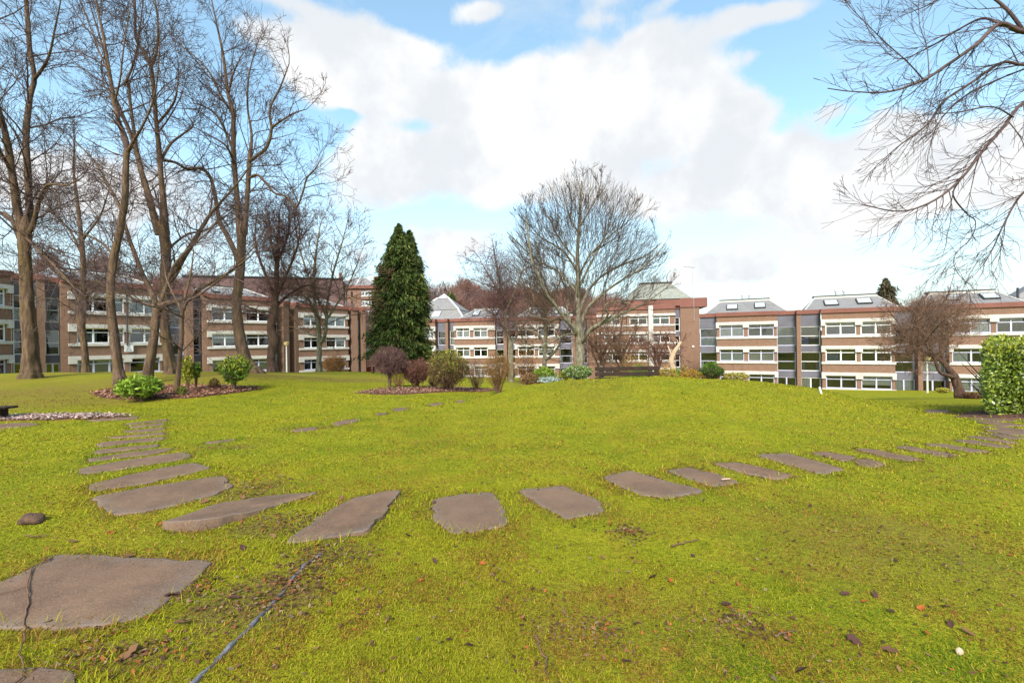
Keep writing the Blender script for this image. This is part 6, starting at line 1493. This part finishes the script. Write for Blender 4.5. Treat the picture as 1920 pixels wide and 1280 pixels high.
q = MB(); q.cyl(f2.p(f2.upx(1299.5), -.02, 4.75), f2.p(f2.upx(1299.5), .14, 4.75), .14, .14, 10); q.build('wall_lamp', M['frame_white'], tb.root)

# tall tower block far behind on the left of the conifer
dT = 128
zt_ = -9.0
tw = Terrace('tower_block', 'tall far brick tower with a shallow glazed pyramid roof left of the conifer', [(600, dT, zt_), (720, dT, zt_)], floors=8, depth=14)
fc = tw.face(628, 708, zt_); L_ = fc.L; H8 = P(660, 541, dT).z - zt_
fc.box(tw.brick, 0, L_, -12, -.4, -2, H8)
for k in range(9):
    z1 = H8 - .55 - 2.75 * k; 
    if z1 < 0: break
    for a_, b_ in ((632, 649), (679, 697)):
        ua, ub = fc.upx(a_), fc.upx(b_); m = MB(); fc.box(m, ua - .1, ub + .1, -.42, .06, z1 - 2.6, z1 - 1.75 + .2); m.build('spandrel', M['brick'], tw.root)
        window(fc, tw.root, ua, ub, z1 - 1.55, z1 - .2, -.2, 'frame_white', 3, 0, rng.choice([N_, SD, None, N_]), bar=.14)
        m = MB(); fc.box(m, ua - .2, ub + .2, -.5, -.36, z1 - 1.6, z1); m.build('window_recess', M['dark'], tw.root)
        m = MB(); fc.box(m, ua - .15, ub + .15, -.4, .1, z1 - 1.75, z1 - 1.56); m.build('sill', M['concrete'], tw.root)
    ua, ub = fc.upx(658), fc.upx(662); m = MB(); fc.box(m, ua, ub, -.45, -.36, z1 - 1.6, z1 - .2); m.build('stair_window', M['dark'], tw.root)
fc.box(tw.fas, -.1, L_ + .1, -12.1, .2, H8, H8 + .9)
m = MB(); z0 = H8 + .91; m.hexa([fc.p(0, 0, z0), fc.p(L_, 0, z0), fc.p(L_, -12, z0), fc.p(0, -12, z0), fc.p(4, -4, z0 + 2.6), fc.p(L_ - 4, -4, z0 + 2.6), fc.p(L_ - 4, -8, z0 + 2.6), fc.p(4, -8, z0 + 2.6)]); ro = m.build('roof', M['slate'], tw.root)
for ua, ub in ((0, 4), (L_, L_ - 4), (L_ / 2, L_ / 2)):
    q = MB(); q.cyl(fc.p(ua, 0, z0), fc.p(ub, -4, z0 + 2.6), .16, n=6); q.build('hip_flashing', M['frame_white'], ro)
ua, ub = fc.upx(692), fc.upx(712); q = MB(); fc.box(q, ua, ub, -9, -5, z0, P(700, 513, dT).z - zt_); q.build('stair_tower', M['brick'], tw.root)
tw.brick.build('brick_wall', M['brick'], tw.root); tw.fas.build('fascia', M['fascia'], tw.root)

# long brown block on the rise behind the left terrace
bl = Terrace('long_block', 'long flat-roofed dark brown block on the rise behind the left terrace', [(300, 105, 6), (660, 128, 6)], depth=12)
fc = bl.face(345, 645, 0); zt1, zt2 = P(420, 520, 110).z, P(640, 524, 127).z
M['brown_clad'] = simple('brown_cladding', (0.17, 0.098, 0.09), .85, .2, .3)
m = MB(); m.hexa([fc.p(0, 0, -3), fc.p(fc.L, 0, -3), fc.p(fc.L, -12, -3), fc.p(0, -12, -3), fc.p(0, 0, zt1), fc.p(fc.L, 0, zt2), fc.p(fc.L, -12, zt2), fc.p(0, -12, zt1)]); m.build('wall', M['brown_clad'], bl.root)
q = MB(); fc.box(q, fc.L - .8, fc.L - .1, -2, -1.2, zt2, zt2 + 2); q.build('chimney', M['brick'], bl.root)
q = MB(); q.hexa([fc.p(-.2, .25, zt1 + .003), fc.p(fc.L + .2, .25, zt2 + .003), fc.p(fc.L + .2, -12.2, zt2 + .003), fc.p(-.2, -12.2, zt1 + .003), fc.p(-.2, .25, zt1 + .35), fc.p(fc.L + .2, .25, zt2 + .35), fc.p(fc.L + .2, -12.2, zt2 + .35), fc.p(-.2, -12.2, zt1 + .35)]); q.build('parapet', M['lead'], bl.root)

# garage with a red door, low link wall left of the conifer
gr_ = Terrace('garage', 'low brick garage with a rust-red door and white fascia left of the conifer', [(670, 66, -2.6), (820, 64, -2.6)], depth=6)
fc = gr_.face(672, 815, -2.7); fc.box(gr_.brick, 0, fc.L, -6, 0, -1, 3.0)
q = MB(); fc.box(q, -.1, fc.L + .1, -6.1, .2, 3.0, 3.3); q.build('fascia', M['concrete'], gr_.root)
ua, ub = fc.upx(684), fc.upx(694); q = MB(); fc.box(q, ua, ub, -.1, .06, -1, 1.9)
for k in range(5): fc.box(q, ua + .02, ub - .02, .06, .08, -.8 + k * .55, -.3 + k * .55)
q.build('garage_door', M['door'], gr_.root)
q = MB(); fc.box(q, fc.upx(680), fc.upx(698), -.1, .1, 2.05, 2.5); q.build('door_head', M['cladding'], gr_.root)
gr_.brick.build('brick_wall', M['brick'], gr_.root)

# ------------------------------------------------------------------ hill with its wood
def hill_z(x, y):
    az_ = np.degrees(np.arctan2(x, y)); r_ = np.hypot(x, y)
    h = np.interp(az_, [-60, -45, -35, -25, -15, -8, -3, 2, 6, 10, 14, 20, 30, 60], [20, 18, 15, 14, 13, 14.5, 11, 11, 13, 10, 6, 3, 2, 2])
    return -5 + (h + 5) * np.clip((r_ - 95) / 90, 0, 1) ** .9 * (1 + .08 * np.sin(az_ * .9))
ta, tr_ = np.meshgrid(np.linspace(-R(62), R(62), 120), np.linspace(92, 420, 40))
hx, hy = (np.sin(ta) * tr_).ravel(), (np.cos(ta) * tr_).ravel(); hz_ = hill_z(hx, hy) + vnoise(hx, hy, 14, 8) * 1.5 - .8
ii = np.arange(120 * 40).reshape(40, 120)
M['hill'] = simple('hill_ground', (0.11, 0.07, 0.045), .95, .25, .15, col2=(.09, .085, .035))
o = np_mesh('hill', np.stack([hx, hy, hz_], 1), np.stack([ii[:-1, :-1], ii[:-1, 1:], ii[1:, 1:], ii[1:, :-1]], 2).reshape(-1, 4), M['hill'], smooth=True); tag(o, kind='structure')
hr = random.Random(77)
spots = []
for i in range(190):
    a_ = hr.uniform(-47, 16) if i < 150 else hr.uniform(-11, 10)
    rr_ = hr.uniform(112, 200)
    spots.append((a_, rr_))
for a_, rr_ in spots:
    x, y = math.sin(R(a_)) * rr_, math.cos(R(a_)) * rr_
    i = hr.choice((0, 1, 2)) if a_ < -9 else hr.choice((0, 1, 1))
    place_hill(i, x, y, float(hill_z(np.array([x]), np.array([y]))[0]) - .6, hr.uniform(.75, 1.15), hr.uniform(0, 6.28))

for i in range(26):      # trees standing before the long block
    f_ = i / 25; px_ = 330 + 330 * f_; dd_ = 86 + 30 * f_ + hr.uniform(-4, 4); x = (px_ - CX) / F * dd_
    place_hill(hr.choice((0, 0, 1)), x, dd_, float(gz(x, dd_)) + (0 if dd_ < 95 else 1), hr.uniform(.85, 1.15) * (1.05 - .1 * f_), hr.uniform(0, 6.28))
# ------------------------------------------------------------------ benches, lamps, sign
def bench(label, c, rz, wd_, mat, back=True, seat_h=.45, kids=3, posts=(-.33, .33), post_mat=None):
    r = empty('park_bench', c, label, 'bench'); r.rotation_euler = (0, 0, rz)
    ux = Vector((math.cos(rz), math.sin(rz), 0)); uy = Vector((-math.sin(rz), math.cos(rz), 0)); pm = post_mat or mat
    def bx(name, x, y, z, sx_, sy_, sz_, m, bev=.006):
        q = MB(); q.box((x, y, z), sx_, sy_, sz_); me = q
        o = q.build(name, M[m], None, bev); o.parent = r; return o
    # seat looks along +y; the back is on the -y side
    for k in range(3): bx('seat_slat', 0, -.10 + k * .16, seat_h, wd_, .13, .045, mat)
    for px in posts:
        bx('leg', px * wd_, .18, seat_h / 2 - .03, .09, .09, seat_h - .02, pm); bx('leg', px * wd_, -.16, seat_h / 2 - .03, .09, .09, seat_h - .02, pm)
        bx('arm_support', px * wd_, .0, seat_h - .07, .08, .46, .07, pm)
        if back: bx('back_post', px * wd_, -.21, seat_h + .16, .11, .075, .62, pm)
    if back:
        for k in range(kids): bx('back_slat', 0, -.275, seat_h + .08 + k * .155, wd_, .045, .115, mat)
    return r
c = base(1171, 13.6)
zb_ = P(1171, 691, 13.6).z - .82; c.z = min(c.z, zb_ + .02)
bench('dark slatted timber bench on the mound seen from behind', Vector((c.x, c.y, zb_)), R(-1), 1.87, 'timber', posts=(-.40, .37), post_mat='timber_grey')
c = base(716, 27.5); bench('reddish-brown timber bench on the far lawn beside the round purplish bush', c, R(8), 1.7, 'timber_red')
c = hit(-44, 788); bench('end of a dark backless timber bench at the left edge of the photo', c, R(4), 1.1, 'timber', back=False, seat_h=.24)

def post_lamp(label, px, d, ytop, mat):
    b = base(px, d); zt = P(px, ytop, d).z; r = empty('lamp_post', b, label, 'lamp post')
    q = MB(); q.cyl(b - Vector((0, 0, .2)), (b.x, b.y, zt), .085, .055, 10); q.build('pole', M['pale'], r)
    q = MB(); q.cyl((b.x, b.y, zt), (b.x, b.y, zt + .10), .10, .12, 10); q.cyl((b.x, b.y, zt + .10), (b.x, b.y, zt + .32), .20, .26, 10); q.cyl((b.x, b.y, zt + .32), (b.x, b.y, zt + .38), .30, .06, 10); q.build('lantern', M['lantern'], r)
M['lantern'] = simple('amber_lantern', (.55, .42, .2), .5, .1, 4)
post_lamp('pale lamp post with an amber lantern behind the thorn tree', 1737.5, 38, 677, 'pale')
post_lamp('slim lamp post in front of the left terrace, right of the knobbly swollen tree', 537, 44, 648, 'pale')

# notice on the left terrace
fs = lt.face(130, 304, -.85); zc1, zc2 = 1.5 + .0, 0
us_ = fs.upx(231.5), fs.upx(248.5)
pz0, pz1 = P(240, 659.5, 40.2).z - fs.zb, P(240, 647.5, 40.2).z - fs.zb
ob = fs.p(us_[0], .2, pz0); r = empty('notice_sign', ob, 'white notice board with three lines of dark lettering on the left terrace', 'sign')
q = MB(); fs.box(q, us_[0], us_[1], .13, .17, pz0, pz1); q.build('board', M['frame_white'], r)
def text(body, size, u, z, mat, parent, n=.176):
    cu = bpy.data.curves.new('lettering', 'FONT'); cu.body = body; cu.size = size; cu.align_x = 'CENTER'; cu.extrude = .003
    o = bpy.data.objects.new('lettering', cu); COL.objects.link(o); o.parent = parent; cu.materials.append(mat)
    p = fs.p(u, n, z); Mx = Matrix((fs.u.to_4d(), Vector((0, 0, 1, 0)), fs.n.to_4d(), (0, 0, 0, 1))).transposed(); Mx.col[3] = (*(p - Vector(ob)), 1)
    for i in range(3): Mx[3][i] = 0
    me = bpy.data.meshes.new_from_object(o); bpy.data.objects.remove(o)
    o = bpy.data.objects.new('lettering', me); COL.objects.link(o); o.parent = parent
    o.matrix_local = Mx
M['ink'] = simple('dark_ink', (.08, .08, .12), .7, .1, 5)
um = (us_[0] + us_[1]) / 2; hb_ = pz1 - pz0
for body, fz in (('NO', .72), ('BALL', .42), ('GAMES', .12)): text(body, hb_ * .27, um, pz0 + hb_ * fz, M['ink'], r)
q = MB(); q.cyl(fs.p(fs.upx(237), .16, pz1 + .0), fs.p(fs.upx(237), .16, 8.0), .05, n=8); q.build('downpipe', M['lead'], lt.root)
# white marker peg in the grass
p = hit(1542, 738); r_ = MB(); r_.cyl(p - Vector((0, 0, .1)), p + Vector((-.05, .03, .16)), .022, .02, 8); o = r_.build('marker_peg', M['frame_white'], None); tag(o, 'small white peg leaning out of the grass on the mound shoulder', 'peg')
bpy.context.view_layer.update()
